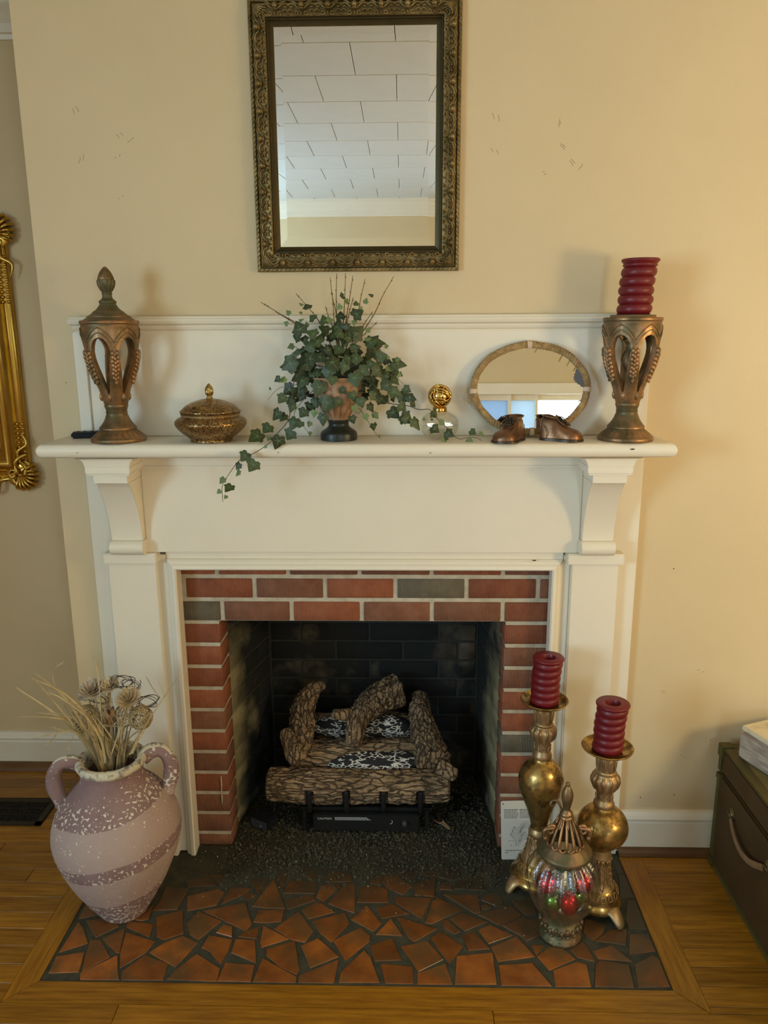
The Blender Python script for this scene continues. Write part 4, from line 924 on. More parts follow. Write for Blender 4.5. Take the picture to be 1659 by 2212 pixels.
    lidp = [(.0,1.6595),(.0740,1.6598),(.0755,1.662),(.0758,1.666),(.0742,1.669),(.0680,1.6695),(.0655,1.671),(.0600,1.6745),(.0572,1.677),(.0560,1.6775),(.0558,1.680),(.0520,1.682),(.0500,1.6825),(.0460,1.6855),(.0405,1.690),(.0398,1.692),(.0385,1.6925),(.0350,1.6945),(.0300,1.699),(.0255,1.704),(.0222,1.710),(.0205,1.7125),(.0222,1.7145),(.0226,1.717),(.0215,1.7195),(.0190,1.7215),(.0150,1.7245),(.0125,1.729),(.0120,1.7355),(.0134,1.737),(.0134,1.7395),(.0118,1.741),(.0175,1.748),(.0220,1.757),(.0238,1.7655),(.0234,1.7725),(.0208,1.7735),(.0208,1.776),(.0185,1.783),(.0145,1.7915),(.0085,1.7995),(.003,1.805),(0,1.8062)]
    def rel(a, z, r):
        if 1.6945 < z < 1.7115: return -.0035*(.5+.5*math.cos(20*a))**1.5
        if 1.742 < z < 1.772: return -.0035*(.5+.5*math.cos(12*a))**1.5
        return 0
    if flip: lidp = [(r_, 1.6595+.0098-(z-1.6595) + .0) for r_, z in lidp][::-1]; lidp = [(r_, z) for r_, z in lidp if True]
    if flip:
        rel0 = rel; rel = lambda a, z, r: rel0(a, 1.6595 + .0098 - (z-1.6595), r)
    g.lathe(lidp, 60, C, rel, cap=False)
    if flip: g.lathe([(.0,1.6692),(.058,1.6692),(.058,1.6745),(.0565,1.676),(0,1.676)], 48, C, cap=False)
    lid = g.ob('lid', verdi, t, smooth=45)
    if not flip:
        g = G().lathe([(0,1.8068),(.0035,1.8055),(.009,1.8),(.015,1.7918),(.019,1.783),(.0211,1.776),(.0209,1.774)][::-1], 32, C, cap=False); g.ob('finial', copper, lid, smooth=180)
        G().lathe([(.0742,1.6597),(.0760,1.6618),(.0763,1.6662),(.0745,1.6694),(.0735,1.6696)], 48, C, cap=False).ob('lid_rim', copper, lid, smooth=60)
    else:
        G().lathe([(.0742,1.6597),(.0760,1.6618),(.0763,1.6662),(.0745,1.6694),(.0735,1.6696)], 48, C, cap=False).ob('lid_rim', copper, lid, smooth=60)
    return t
make_urn('openwork_urn', 'copper openwork urn with acorn finial lid at the left end of the shelf', (-.780, -.111, 1.349), math.radians(-64), False)
make_urn('openwork_urn', 'copper openwork urn with upturned lid carrying a candle at the right end of the shelf', (.600, -.111, 1.349), math.radians(-97), True)

# ---- ribbed candles
def make_candle(label, base, h, r, lean=(0,0), nb=6, topflare=.003):
    X, Y, Z = base
    t = thing('ribbed_candle', label, 'candle', base)
    prof = [(0,0),(r*.90,0),(r*.97,.003)]
    K = nb; hh = h-.006
    for k in range(int(K*8)+1):
        u = k/(K*8); ph = u*K
        bul = abs(math.sin(PI*ph))**.55
        if u < .96: prof.append((r*(.86+.14*bul), .003 + (hh-.010)*u))
    prof += [(r*.93, hh-.009),(r+topflare, hh-.003),(r+topflare+.0005, hh),(r+topflare-.002, hh+.003),(r*.50, hh+.002),(r*.46, hh-.003),(r*.42, hh-.010),(0, hh-.012)]
    g = G(); segs = 40
    g.lathe(prof, segs, (0,0,0), cap=False)
    wob = lambda z: Vector((lean[0]*z/h + .0012*math.sin(z/h*9), lean[1]*z/h, 0))
    g.v = [Vector((X,Y,Z)) + v + wob(v.z) for v in g.v]
    g.ob('wax_body', waxm, t, smooth=60)
    top = Vector((X,Y,Z)) + wob(h)
    G().tube([top+Vector((0,0,-.019)), top+Vector((.001,0,-.010)), top+Vector((.002,.001,-.004))], [.0012,.0012,.0008], 6).ob('wick', wick, t)
    return t
make_candle('dark red ribbed pillar candle leaning slightly on the right urn of the shelf', (.600, -.111, 1.6766), .142, .0448, (.010, .0), 5.5)

# ---- engraved bowl with lid
t = thing('lidded_bowl', 'round engraved old gold bowl with flame finial lid left of the ivy', 'bowl', (-.522, -.118, SH)); C = (-.522, -.118, 0)
G().lathe(refine([(.054,1.3494),(.0575,1.3505),(.0565,1.355),(.0610,1.360),(.0780,1.373),(.0905,1.386),(.0965,1.397),(.0950,1.405),(.0875,1.412),(.0800,1.4155),(.0780,1.418)], 3) + [(.0785,1.4245),(.0800,1.4265),(.0795,1.4275),(.05,1.4278),(0,1.4278)], 56, C, cap=False).ob('bowl', bowlm, t, smooth=50)
G().lathe([(.0778,1.4182),(.0790,1.4195),(.0783,1.421),(.0792,1.4235),(.0800,1.4245)], 56, C, cap=False).ob('neck_band', goldp, t, smooth=40)
lid = G().lathe([(.0,1.428),(.0800,1.4282),(.0815,1.4295),(.0812,1.4315),(.0790,1.4325)] + refine([(.0770,1.434),(.0660,1.4445),(.0500,1.4530),(.0300,1.4600),(.0120,1.4635),(.0078,1.4640)], 3), 56, C, cap=True).ob('lid', bowlm, t, smooth=40)
G().lathe([(.0080,1.4635),(.0088,1.4655),(.0085,1.4675),(.0060,1.4690)] + refine([(.0064,1.471),(.0098,1.476),(.0118,1.482),(.0100,1.490),(.0055,1.4975),(.0,1.5045)], 3), 24, C, lambda a, z, r: .0012*math.cos(4*a+z*260) if z > 1.472 else 0, cap=False).ob('flame_finial', gold, lid, smooth=180)

# ---- remote control
t = thing('remote_control', 'slim black remote control lying behind the left urn', 'remote', (-.902, -.055, SH))
M_ = Matrix.Translation((-.872, -.045, SH)) @ Matrix.Rotation(math.radians(14), 4, 'Z')
def rb(name, *parts, m=plast, p=None, bw=.002):
    g = G()
    for q in parts: g.box(*q)
    g.xf(M_); return bevel(g.ob(name, m, p or t), bw)
b_ = rb('body', (-.062,.055,-.018,.018,.0005,.017), bw=.004)
for k in range(5):
    for j in (-1, 0, 1): rb('button', (-.050+.018*k, -.042+.018*k, j*.0105-.003, j*.0105+.003, .0165, .0185), m=rubber, p=b_, bw=.0008)

# ---- faceted bottle with woven gold stopper
t = thing('glass_bottle', 'round clear glass bottle with a woven gold ball stopper', 'bottle', (.100, -.082, SH)); C = (.100, -.082, 0)
G().lathe([(0,1.3494),(.026,1.3494),(.031,1.352)] + refine([(.0400,1.358),(.0490,1.370),(.0530,1.386),(.0500,1.402),(.0380,1.416),(.0240,1.4225)], 4) + [(.0205,1.4232)], 14, C, cap=False).ob('bottle_glass', bottleg, t, smooth=22)
G().lathe([(0,1.3535),(.022,1.3535),(.027,1.358),(.032,1.368),(.033,1.372),(.0,1.3725)], 24, C, cap=False).ob('base_glass', bottleg, t, smooth=40)
cp_ = G().lathe([(.0,1.423),(.0208,1.4235),(.0212,1.4255),(.0195,1.4265),(.0195,1.432),(.0208,1.4335),(.0185,1.4355),(0,1.436)], 32, C, cap=False).ob('collar', brass, t, smooth=40)
g = G(); cz = 1.4655; rb_ = .0305; rs = random.Random(8)
g.ball((.100,-.082,cz), rb_-.0035, 20, 12)
for k in range(16):
    ax = Vector((rs.uniform(-1,1), rs.uniform(-1,1), rs.uniform(-.6,.6))).normalized(); q0 = ax.orthogonal().normalized(); q1 = ax.cross(q0)
    off = rs.uniform(-.5,.5); ph = rs.uniform(0,6)
    pts = []
    for j in range(26):
        a = 2*PI*j/26; w_ = off + .16*math.sin(2*a+ph)
        pts.append(Vector((.100,-.082,cz)) + (ax*w_ + (q0*math.cos(a)+q1*math.sin(a))*math.sqrt(max(.05,1-w_*w_)))*rb_)
    g.tube(pts, .0021, 5, closed=True)
g.ob('ball_stopper', brass, t, smooth=180)

# ---- oval mirror in a rope frame, leaning
t = thing('rope_mirror', 'oval mirror framed with sisal rope leaning on the panel behind the bronze shoes', 'mirror', (.350, -.06, SH))
lean_ = math.radians(6.1)
MO = Matrix.Translation((.350, -.061, 1.3535)) @ Matrix.Rotation(-lean_, 4, 'X')   # top tips back towards the panel
RA, RB = .155, .1185; cz = RB + .011
def el(a, da=0, y=0): return Vector(((RA+da)*math.cos(a), y, cz+(RB+da)*math.sin(a)))
g = G(); n = 64; vs = [MO @ el(2*PI*k/n, -.006, -.003) for k in range(n)] + [MO @ el(2*PI*k/n, -.006, .003) for k in range(n)]
g.add(vs, [list(range(n)), [i+n for i in range(n)][::-1]] + [(i, (i+1) % n, (i+1) % n+n, i+n) for i in range(n)]); g.ob('mirror_glass', mirrorm, t)
n2 = 220
for st in range(3):
    pts = []
    for k in range(n2):
        a = 2*PI*k/n2; tw = k/n2*2*PI*34 + st*2*PI/3
        wob = .0015*noise.noise(Vector((math.cos(a)*2, math.sin(a)*2, 4)))*3
        pts.append(MO @ el(a, .0058*math.cos(tw)+wob, .0058*math.sin(tw)))
    G().tube(pts, .0056, 7, closed=True).ob('rope_strand', ropem, t, smooth=180)
for a, w_ in ((PI/2+.03, .0065), (PI+.06, .006), (.0-.02, .006), (-PI/2+.04, .006)):
    pts = []
    for k in range(13):
        ph = 2*PI*k/12; pts.append((.0122*math.cos(ph), .0122*math.sin(ph)))
    g = G(); vs = []; dA = w_/RA if abs(math.sin(a)) < .5 else w_/RA
    for s in (-1, 1):
        for c_, s_2 in pts[:-1]: vs.append(MO @ el(a + s*(w_/ (RB if abs(math.cos(a))>.5 else RA)), c_, s_2))
    g.add(vs, [(i, (i+1) % 12, (i+1) % 12+12, i+12) for i in range(12)]); g.ob('tape_band', tape, t, smooth=60)
g = G()   # loose fibres
for a, l_ in ((.95,.018),(.75,.014),(.55,.010),(1.45,.012),(-.3,.008),(2.9,.008)):
    p = el(a, -.010, -.006); g.tube([MO @ p, MO @ (p + Vector((-.004,-.002,-l_*.4))), MO @ (p + Vector((-.008,-.001,-l_)))], [.0012,.001,.0005], 4)
lo_ = el(PI+.12, .013, 0)
g.tube([MO @ (lo_ + Vector((-.005*math.sin(k*.5), 0, -.012+.012*math.cos(k*.5)))) for k in range(11)], .0012, 5)
g.ob('loose_fibres', ropem, t)
g = G(); pl = []   # silvering lost in a ragged crescent at the right
for k in range(15):
    a = .02 + .50*k/14; pl.append((a, -.008))
inn = [(.02+.50*k/14, -.010 - .020*math.sin(PI*k/14) - (.0035 if k % 2 else 0)) for k in range(14, -1, -1)]
vs = [MO @ el(a, d_, -.0034) for a, d_ in pl] + [MO @ el(a, d_, -.0034) for a, d_ in inn]
vs += [v + Vector((0,-.0004,0)) for v in vs]; n = len(vs)//2
fs = [[i, i+1, n-2-i, n-1-i] for i in range(14)] + [[i+n, i+1+n, 2*n-2-i, 2*n-1-i] for i in range(14)]
g.add(vs, fs); g.ob('damaged_silvering', mat('bare_glass_back', (0.13,0.12,0.11), rough=.6), t)

# ---- bronzed baby shoes
def make_shoe(label, loc, rz, flipx=1):
    t = thing('baby_shoe', label, 'shoe', loc, group=None)
    M_ = Matrix.Translation(loc) @ Matrix.Rotation(rz, 4, 'Z') @ Matrix.Diagonal((1, flipx, 1, 1))
    # stations along x: heel 0 -> toe .112 : (x, half width, top height, y shift)
    ST = [(-.001,.005,.050,0),(.002,.0155,.0615,0),(.010,.0215,.0635,0),(.022,.0245,.064,0),(.036,.0255,.064,0),(.048,.027,.056,.001),(.060,.0295,.046,.002),(.074,.0325,.0365,.003),(.088,.0335,.0325,.003),(.100,.030,.029,.002),(.108,.0225,.023,.001),(.1125,.012,.017,0),(.1145,.003,.012,0)]
    vs = []; nc = 16
    for x, w_, h, ys in ST:
        for k in range(nc):
            a = -PI/2 + 2*PI*k/nc     # start at bottom
            cx_, sz_ = math.cos(a), math.sin(a)
            y = w_*(abs(cx_)**.75)*(1 if cx_ > 0 else -1); 
            zc = .007; z = zc + (h-zc)*(sz_**.8 if sz_ > 0 else 0) - (0 if sz_ > 0 else .004*abs(sz_))
            if sz_ > .3 and x < .046 and x > .002: y *= .80
            vs.append((x, y+ys, z))
    n = len(ST); fs = [list(range(nc)), [(n-1)*nc+k for k in range(nc)][::-1]]
    for i in range(n-1):
        for k in range(nc):
            # leave the ankle open
            fs.append((i*nc+k, i*nc+(k+1) % nc, (i+1)*nc+(k+1) % nc, (i+1)*nc+k))
    g = G().add(vs, fs); g.xf(M_); up_ = g.ob('upper', bronze, t, smooth=180)
    md = up_.modifiers.new('round', 'SUBSURF'); md.levels = 1; md.render_levels = 2
    # sole follows the outline
    out = [(x, w_+.0025, ys) for x, w_, h, ys in ST]
    ring = [(-.003, 0)] + [(x, ys+w_) for x, w_, ys in out[1:-1]] + [(.1172, 0)] + [(x, ys-w_) for x, w_, ys in out[1:-1]][::-1]
    sole = G().prism(ring, .0, .0062, 'z').xf(M_).ob('sole', bronzed, t); bevel(sole, .0015, 2)
    # ankle collar and dark opening
    rg = [Vector((.006+.0,0,.062))]; cz_ = []
    for k in range(20):
        a = 2*PI*k/20; x = .0255 + .0205*math.cos(a); y = .0178*math.sin(a)*(1 - .25*(x-.0255)/.02)
        cz_.append(M_ @ Vector((x, y, 0.0662 - .0105*((x-.001)/.045)**2)))
    G().tube(cz_, .0024, 6, closed=True).ob('ankle_collar', bronze, t, smooth=180)
    g = G(); c0 = sum(cz_, Vector((0,0,0)))/20 + Vector((0,0,-.004))
    g.add([c0] + [v + Vector((0,0,-.0002)) for v in cz_], [(0, i+1, (i+1) % 20+1) for i in range(20)]); g.ob('opening', bronzed, t)
    # tongue
    g = G(); tg = [(.072,.0385,.010),(.060,.0475,.011),(.051,.0560,.012),(.045,.0625,.012),(.040,.0665,.010)]
    vs = []
    for x, z, w_ in tg: vs += [(x,-w_,z+.000),(x+.001,0,z+.003),(x,w_,z),(x-.002,w_,z-.002),(x-.002,-w_,z-.002)]
    fs = [(i*5+k, i*5+(k+1) % 5, i*5+5+(k+1) % 5, i*5+5+k) for i in range(4) for k in range(5)] + [(0,1,2,3,4), (20,21,22,23,24)]
    g.add(vs, fs).xf(M_); g.ob('tongue', bronze, t, smooth=60)
    # eyelet flaps, laces, bow
    g = G()
    for s in (-1, 1):
        g.tube(catmull([(.078, s*.012+.003, .0385),(.064, s*.0165+.002, .0445),(.052, s*.018, .0545),(.042, s*.017, .0645)], 4), [.0016]*13, 5)
    g.xf(M_); g.ob('eyelet_flap', bronze, t, smooth=180)
    g = G()
    for k, (x, z) in enumerate(((.070,.0425),(.062,.0475),(.054,.0545))):
        g.tube(catmull([(x+.002,-.0165,z-.001),(x,-.006,z+.0035),(x-.001,.006,z+.0035),(x-.003,.0165,z+.0005)], 3), .0016, 5)
        for s in (-1, 1): g.ball((x, s*.0175, z), .0022, 6, 4)
    for s in (-1, 1):
        g.tube(catmull([(.050,0,.0625),(.055,s*.008,.0615),(.062,s*.014,.0535),(.060,s*.0165,.0500),(.054,s*.010,.0575),(.050,0,.0615)], 4), .0017, 5)
        g.tube(catmull([(.050,0,.0625),(.060,s*.006,.0535),(.070,s*.012,.0455),(.076,s*.018,.0395)], 4), .0015, 5)
    g.ball((.050,0,.0622), .0028, 8, 5).xf(M_); g.ob('laces', bronzed, t, smooth=180)
    # seam at the heel quarter
    for s in (-1, 1):
        G().tube(catmull([(.022,s*.0262,.008),(.024,s*.0268,.020),(.018,s*.0235,.034),(.010,s*.0185,.042)], 4), .0009, 5).xf(M_).ob('heel_seam', bronzed, t, smooth=180)
make_shoe('bronzed baby shoe with its toe pointing forward left, left one of the pair', (.319, -.094, SH), math.radians(-128), 1)
make_shoe('bronzed baby shoe with its toe pointing right, right one of the pair', (.374, -.100, SH), math.radians(-24), -1)

# ---- ivy in a footed terracotta pot
t = thing('ivy_plant', 'artificial ivy with brown twigs trailing from a footed terracotta pot', 'plant', (-.176, -.098, SH)); C = (-.176, -.098, 0)
G().lathe([(.0,1.3494),(.046,1.3494),(.0500,1.351),(.0508,1.356),(.0505,1.366),(.0490,1.370),(.0455,1.3735),(.0350,1.380),(.0290,1.386),(.0272,1.391),(.0282,1.397),(.0305,1.4015),(.0305,1.4045),(.0280,1.405),(0,1.405)], 48, C,
    lambda a, z, r: -.0012*(.5+.5*math.cos(30*a)) if 1.354 < z < 1.368 else 0, cap=False).ob('pot_foot', footm, t, smooth=40)
pot = G().lathe([(.0,1.4046),(.0275,1.4046),(.0300,1.408)] + refine([(.0345,1.416),(.0440,1.432),(.0560,1.452),(.0650,1.470),(.0670,1.486),(.0665,1.499),(.0690,1.508),(.0735,1.5155)], 3) + [(.0745,1.5175),(.0730,1.519),(.0700,1.5175),(.0630,1.505),(.0620,1.498),(0,1.498)], 60, C,
    lambda a, z, r: -.0045*(.5+.5*math.cos(14*a))**3 if 1.408 < z < 1.497 and r > .02 else 0, cap=False).ob('pot', terram, t, smooth=40)
G().ball((-.176,-.098,1.500), .060, 20, 8, sc=(1,1,.35)).ob('moss', moss_shade, t, smooth=180)
for s in (-1, 1):
    G().tube(catmull([(-.176+s*.066,-.098,1.507),(-.176+s*.088,-.098,1.510),(-.176+s*.093,-.098,1.488),(-.176+s*.080,-.098,1.470),(-.176+s*.061,-.098,1.470)], 5), .005, 8).ob('pot_handle', footm, t, smooth=180)
LEAVES=[(-383,-195,1372,44,0),(-362,-150,1388,33,0),(-336,-150,1425,41,0),(-320,-139,1416,30,0),(-327,-195,1359,40,0),(-295,-195,1378,35,0),(-293,-134,1400,41,0),(-295,-146,1444,30,0),(-266,-136,1428,30,0),(-251,-133,1397,18,1),(-274,-146,1398,22,1),(-412,-215,1323,31,0),(-392,-215,1299,36,0),(-431,-215,1297,22,1),(-433,-215,1279,22,1),(-475,-215,1259,22,1),(-458,-215,1238,31,0),(-486,-215,1228,16,1),(-469,-215,1213,13,1),(-352,-195,1366,16,1),(-358,-215,1347,11,1),(-327,-167,1518,20,1),(-352,-150,1492,11,1),(-312,-162,1516,20,1),(-318,-161,1468,29,0),(-301,-139,1489,41,0),(-266,-151,1512,40,0),(-275,-141,1483,29,0),(-219,-172,1497,44,0),(-198,-171,1456,48,0),(-237,-139,1456,30,0),(-210,-181,1418,37,0),(-235,-163,1429,22,1),(-168,-180,1460,29,0),(-183,-180,1517,29,0),(-158,-172,1489,22,1),(-131,-174,1475,33,0),(-125,-178,1520,43,0),(-133,-179,1415,25,0),(-110,-180,1460,29,0),(-126,-181,1444,22,1),(-98,-171,1420,22,1),(-86,-154,1444,29,0),(-74,-157,1422,22,1),(-78,-150,1392,26,0),(-64,-137,1364,11,1),(-73,-149,1476,41,0),(-59,-134,1460,30,0),(-43,-167,1500,33,0),(-24,-165,1483,40,0),(-1,-152,1470,33,0),(-27,-142,1427,37,0),(-4,-166,1445,29,0),(5,-153,1415,37,0),(-8,-165,1528,16,1),(8,-164,1490,25,0),(-248,-150,1373,13,1),(-301,-147,1553,40,0),(-293,-154,1535,14,1),(18,-165,1469,31,0),(26,-165,1454,24,0),(11,-165,1413,37,0),(32,-165,1403,40,0),(82,-165,1428,31,0),(55,-165,1412,11,1),(76,-165,1411,9,1),(83,-165,1386,29,0),(102,-165,1403,20,1),(121,-150,1373,28,0),(110,-150,1357,22,1),(184,-150,1376,20,1),(208,-150,1371,15,1),(177,-150,1353,22,1),(118,-150,1358,9,1),(-250,-122,1701,24,0),(-267,-108,1708,14,1),(-301,-115,1686,17,1),(-265,-141,1686,11,1),(-270,-102,1668,17,1),(-239,-102,1673,26,0),(-252,-131,1655,17,1),(-308,-114,1659,17,1),(-282,-127,1645,17,1),(-278,-124,1625,31,0),(-207,-117,1666,37,0),(-190,-150,1668,22,1),(-164,-110,1677,28,0),(-166,-121,1700,19,1),(-156,-110,1725,14,1),(-159,-132,1730,14,1),(-148,-114,1714,17,1),(-123,-118,1708,15,1),(-121,-137,1681,34,0),(-98,-116,1714,17,1),(-83,-128,1729,15,1),(-127,-145,1661,16,1),(-111,-105,1697,11,1),(-175,-103,1649,46,0),(-205,-111,1644,34,0),(-148,-138,1651,25,0),(-123,-131,1632,48,0),(-92,-112,1641,17,1),(-94,-117,1619,20,1),(-130,-109,1590,20,1),(-153,-123,1604,14,1),(-141,-161,1569,28,0),(-183,-174,1560,45,0),(-164,-145,1632,34,0),(-222,-148,1613,34,0),(-243,-137,1598,31,0),(-268,-148,1644,39,0),(-298,-101,1600,20,1),(-281,-114,1586,26,0),(-292,-179,1559,47,0),(-286,-176,1570,28,0),(-240,-168,1570,42,0),(-214,-179,1573,33,0),(-169,-131,1593,31,0),(-68,-141,1583,42,0),(-58,-166,1574,31,0),(-90,-110,1580,34,0),(-105,-169,1538,36,0),(-66,-163,1540,39,0),(-152,-168,1550,36,0),(-38,-179,1572,11,1),(-15,-167,1567,16,1),(-14,-160,1557,42,0),(-38,-161,1545,22,1),(-9,-163,1528,15,1),(-44,-139,1600,15,1),(-326,-167,1519,19,1),(-251,-166,1555,39,0),(-195,-162,1536,39,0),(-233,-149,1632,31,0),(-259,-121,1618,25,0),(-85,-164,1555,28,0),(-122,-161,1569,31,0),(-119,-117,1554,26,0),(-224,-111,1599,29,0),(-125,-107,1564,36,0),(-66,-84,1564,27,0),(-159,-73,1513,30,0),(-248,-100,1541,27,0),(-176,-88,1563,27,0),(-262,-99,1575,28,0),(-144,-135,1554,33,0),(-94,-137,1525,34,0),(-216,-122,1622,31,0),(-213,-135,1532,33,0),(-66,-94,1609,34,0),(-274,-92,1549,30,0),(-250,-118,1575,28,0),(-197,-105,1523,28,0),(-68,-73,1577,33,0),(-76,-117,1505,24,0),(-93,-103,1611,31,0),(-162,-85,1642,24,0),(-149,-113,1537,28,0),(-79,-125,1515,27,0),(-268,-84,1587,34,0),(-241,-109,1609,36,0),(-245,-72,1552,24,0),(-170,-109,1584,28,0),(-189,-95,1579,36,0),(-77,-91,1616,29,0),(-146,-108,1580,30,0),(-128,-97,1484,36,0),(-282,-77,1556,25,0),(-68,-96,1599,30,0),(-246,-101,1529,34,0),(-126,-91,1584,31,0),(-257,-82,1528,26,0),(-142,-105,1539,29,0),(-170,-70,1479,26,0),(-99,-108,1562,31,0),(-138,-107,1622,32,0),(-158,-95,1487,36,0),(-115,-70,1492,24,0),(-203,-134,1590,31,0),(-139,-136,1621,32,0),(-138,-101,1623,26,0),(-159,-139,1504,29,0),(-143,-80,1548,36,0),(-197,-136,1591,27,0),(-216,-113,1584,25,0),(-76,-133,1535,29,0),(-195,-91,1598,24,0),(-222,-123,1598,25,0),(-123,-137,1632,26,0),(-110,-116,1489,25,0),(-152,-78,1643,34,0),(-274,-86,1553,36,0),(-128,-135,1599,30,0),(-121,-104,1587,27,0),(-179,-93,1531,34,0),(-231,-126,1574,32,0),(-250,-90,1520,30,0),(-201,-133,1583,31,0),(-191,-96,1621,30,0),(-190,-75,1581,34,0),(-81,-92,1592,25,0),(-155,-115,1616,31,0),(-78,-80,1607,27,0),(-128,-73,1551,30,0),(-134,-108,1626,32,0),(-168,-81,1505,25,0),(-130,-76,1483,28,0),(-48,-90,1531,34,0),(-187,-116,1628,26,0),(-87,-109,1610,35,0),(-47,-81,1561,30,0),(-98,-104,1501,25,0),(-246,-133,1522,30,0),(-69,-132,1471,27,0),(-227,-139,1532,26,0),(-27,-138,1548,24,0),(-222,-117,1526,22,0),(-84,-109,1482,30,0),(-230,-140,1458,32,0),(-22,-131,1512,30,0),(-266,-117,1527,27,0),(-77,-134,1475,31,0),(-284,-93,1467,31,0),(-30,-98,1483,29,0),(-268,-130,1505,25,0),(-26,-120,1462,22,0),(-266,-139,1487,27,0),(-23,-83,1530,30,0),(-266,-95,1477,25,0),(-45,-116,1516,24,0),(-272,-139,1539,30,0),(-31,-94,1541,26,0),(-268,-124,1536,22,0),(-104,-93,1466,25,0),(-292,-129,1477,26,0),(-29,-104,1486,24,0),(-252,-125,1442,30,0),(-78,-127,1470,28,0),(-244,-109,1516,28,0),(-23,-125,1522,28,0),(-301,-105,1458,31,0),(-87,-85,1507,28,0),(-236,-135,1510,24,0),(-50,-136,1507,24,0),(-268,-136,1470,26,0),(-46,-110,1461,23,0),(-270,-114,1549,25,0),(-88,-131,1514,23,0),(-282,-132,1520,31,0),(-47,-85,1457,24,0),(-293,-125,1477,24,0),(-45,-116,1523,32,0),(-246,-116,1441,27,0),(-18,-125,1533,22,0),(-299,-121,1457,22,0),(-45,-135,1524,32,0)]
VINES=[(1.5,[(-193,-110,1525),(-221,-130,1550),(-268,-150,1540),(-285,-160,1513),(-292,-165,1468),(-302,-175,1412),(-330,-190,1378),(-353,-210,1352),(-392,-215,1328),(-425,-215,1314),(-461,-210,1270),(-478,-210,1241),(-479,-210,1199)]),(1.3,[(-150,-110,1524),(-99,-140,1502),(-50,-155,1457),(11,-160,1447),(42,-165,1437),(70,-165,1437),(87,-165,1416),(109,-160,1396),(132,-155,1370),(151,-150,1357),(177,-140,1360),(196,-135,1358),(209,-150,1353)]),(1,[(-155,-120,1501),(-137,-126,1452),(-114,-132,1433),(-96,-138,1407),(-74,-144,1372),(-60,-150,1359)]),(1,[(-235,-130,1489),(-273,-135,1453),(-291,-140,1420),(-265,-145,1389),(-247,-150,1366)]),(0.8,[(-272,-130,1502),(-329,-135,1492),(-362,-140,1460)]),(0.8,[(-75,-120,1549),(-45,-127,1524),(-20,-133,1520),(2,-140,1501)]),(1,[(-206,-170,1504),(-219,-171,1456),(-208,-172,1432),(-181,-174,1442),(-173,-175,1468)]),(1,[(-152,-170,1492),(-134,-172,1444),(-116,-173,1428),(-104,-175,1456)]),(0.9,[(-212,-100,1536),(-261,-107,1573),(-284,-113,1598),(-301,-120,1604)]),(0.9,[(-137,-100,1548),(-87,-107,1579),(-62,-113,1599),(-38,-120,1593)]),(0.9,[(-211,-120,1525),(-270,-130,1562),(-306,-140,1557)]),(0.9,[(-124,-120,1537),(-50,-130,1561),(-19,-140,1556)]),(1.05,[(-193,-90,1577),(-273,-81,1651),(-329,-73,1684),(-383,-64,1716)]),(1.05,[(-192,-90,1577),(-276,-86,1649),(-323,-83,1680),(-371,-79,1711)]),(1.05,[(-182,-90,1577),(-223,-85,1662),(-253,-80,1700),(-286,-74,1737)]),(1.05,[(-171,-90,1577),(-177,-90,1675),(-187,-90,1726),(-192,-90,1777)]),(1.05,[(-169,-90,1577),(-177,-83,1680),(-178,-76,1734),(-176,-69,1788)]),(1.05,[(-166,-90,1577),(-158,-83,1681),(-155,-75,1735),(-153,-68,1789)]),(1.05,[(-163,-90,1577),(-150,-85,1677),(-141,-80,1729),(-133,-75,1781)]),(1.05,[(-159,-90,1577),(-124,-83,1673),(-113,-75,1723),(-101,-68,1773)]),(1.05,[(-150,-90,1577),(-81,-83,1676),(-55,-76,1728),(-25,-69,1779)]),(1.05,[(-170,-90,1577),(-183,-91,1658),(-185,-92,1700),(-188,-93,1742)]),(1.05,[(-172,-90,1577),(-184,-87,1638),(-197,-83,1671),(-207,-80,1703)]),(1.05,[(-164,-90,1577),(-155,-90,1650),(-148,-89,1689),(-141,-89,1727)]),(1.05,[(-163,-90,1577),(-152,-85,1650),(-143,-80,1688),(-133,-75,1726)]),(1.05,[(-157,-90,1577),(-120,-86,1631),(-102,-82,1660),(-81,-78,1689)]),(1.05,[(-155,-90,1577),(-118,-90,1617),(-92,-91,1640),(-69,-91,1662)])]

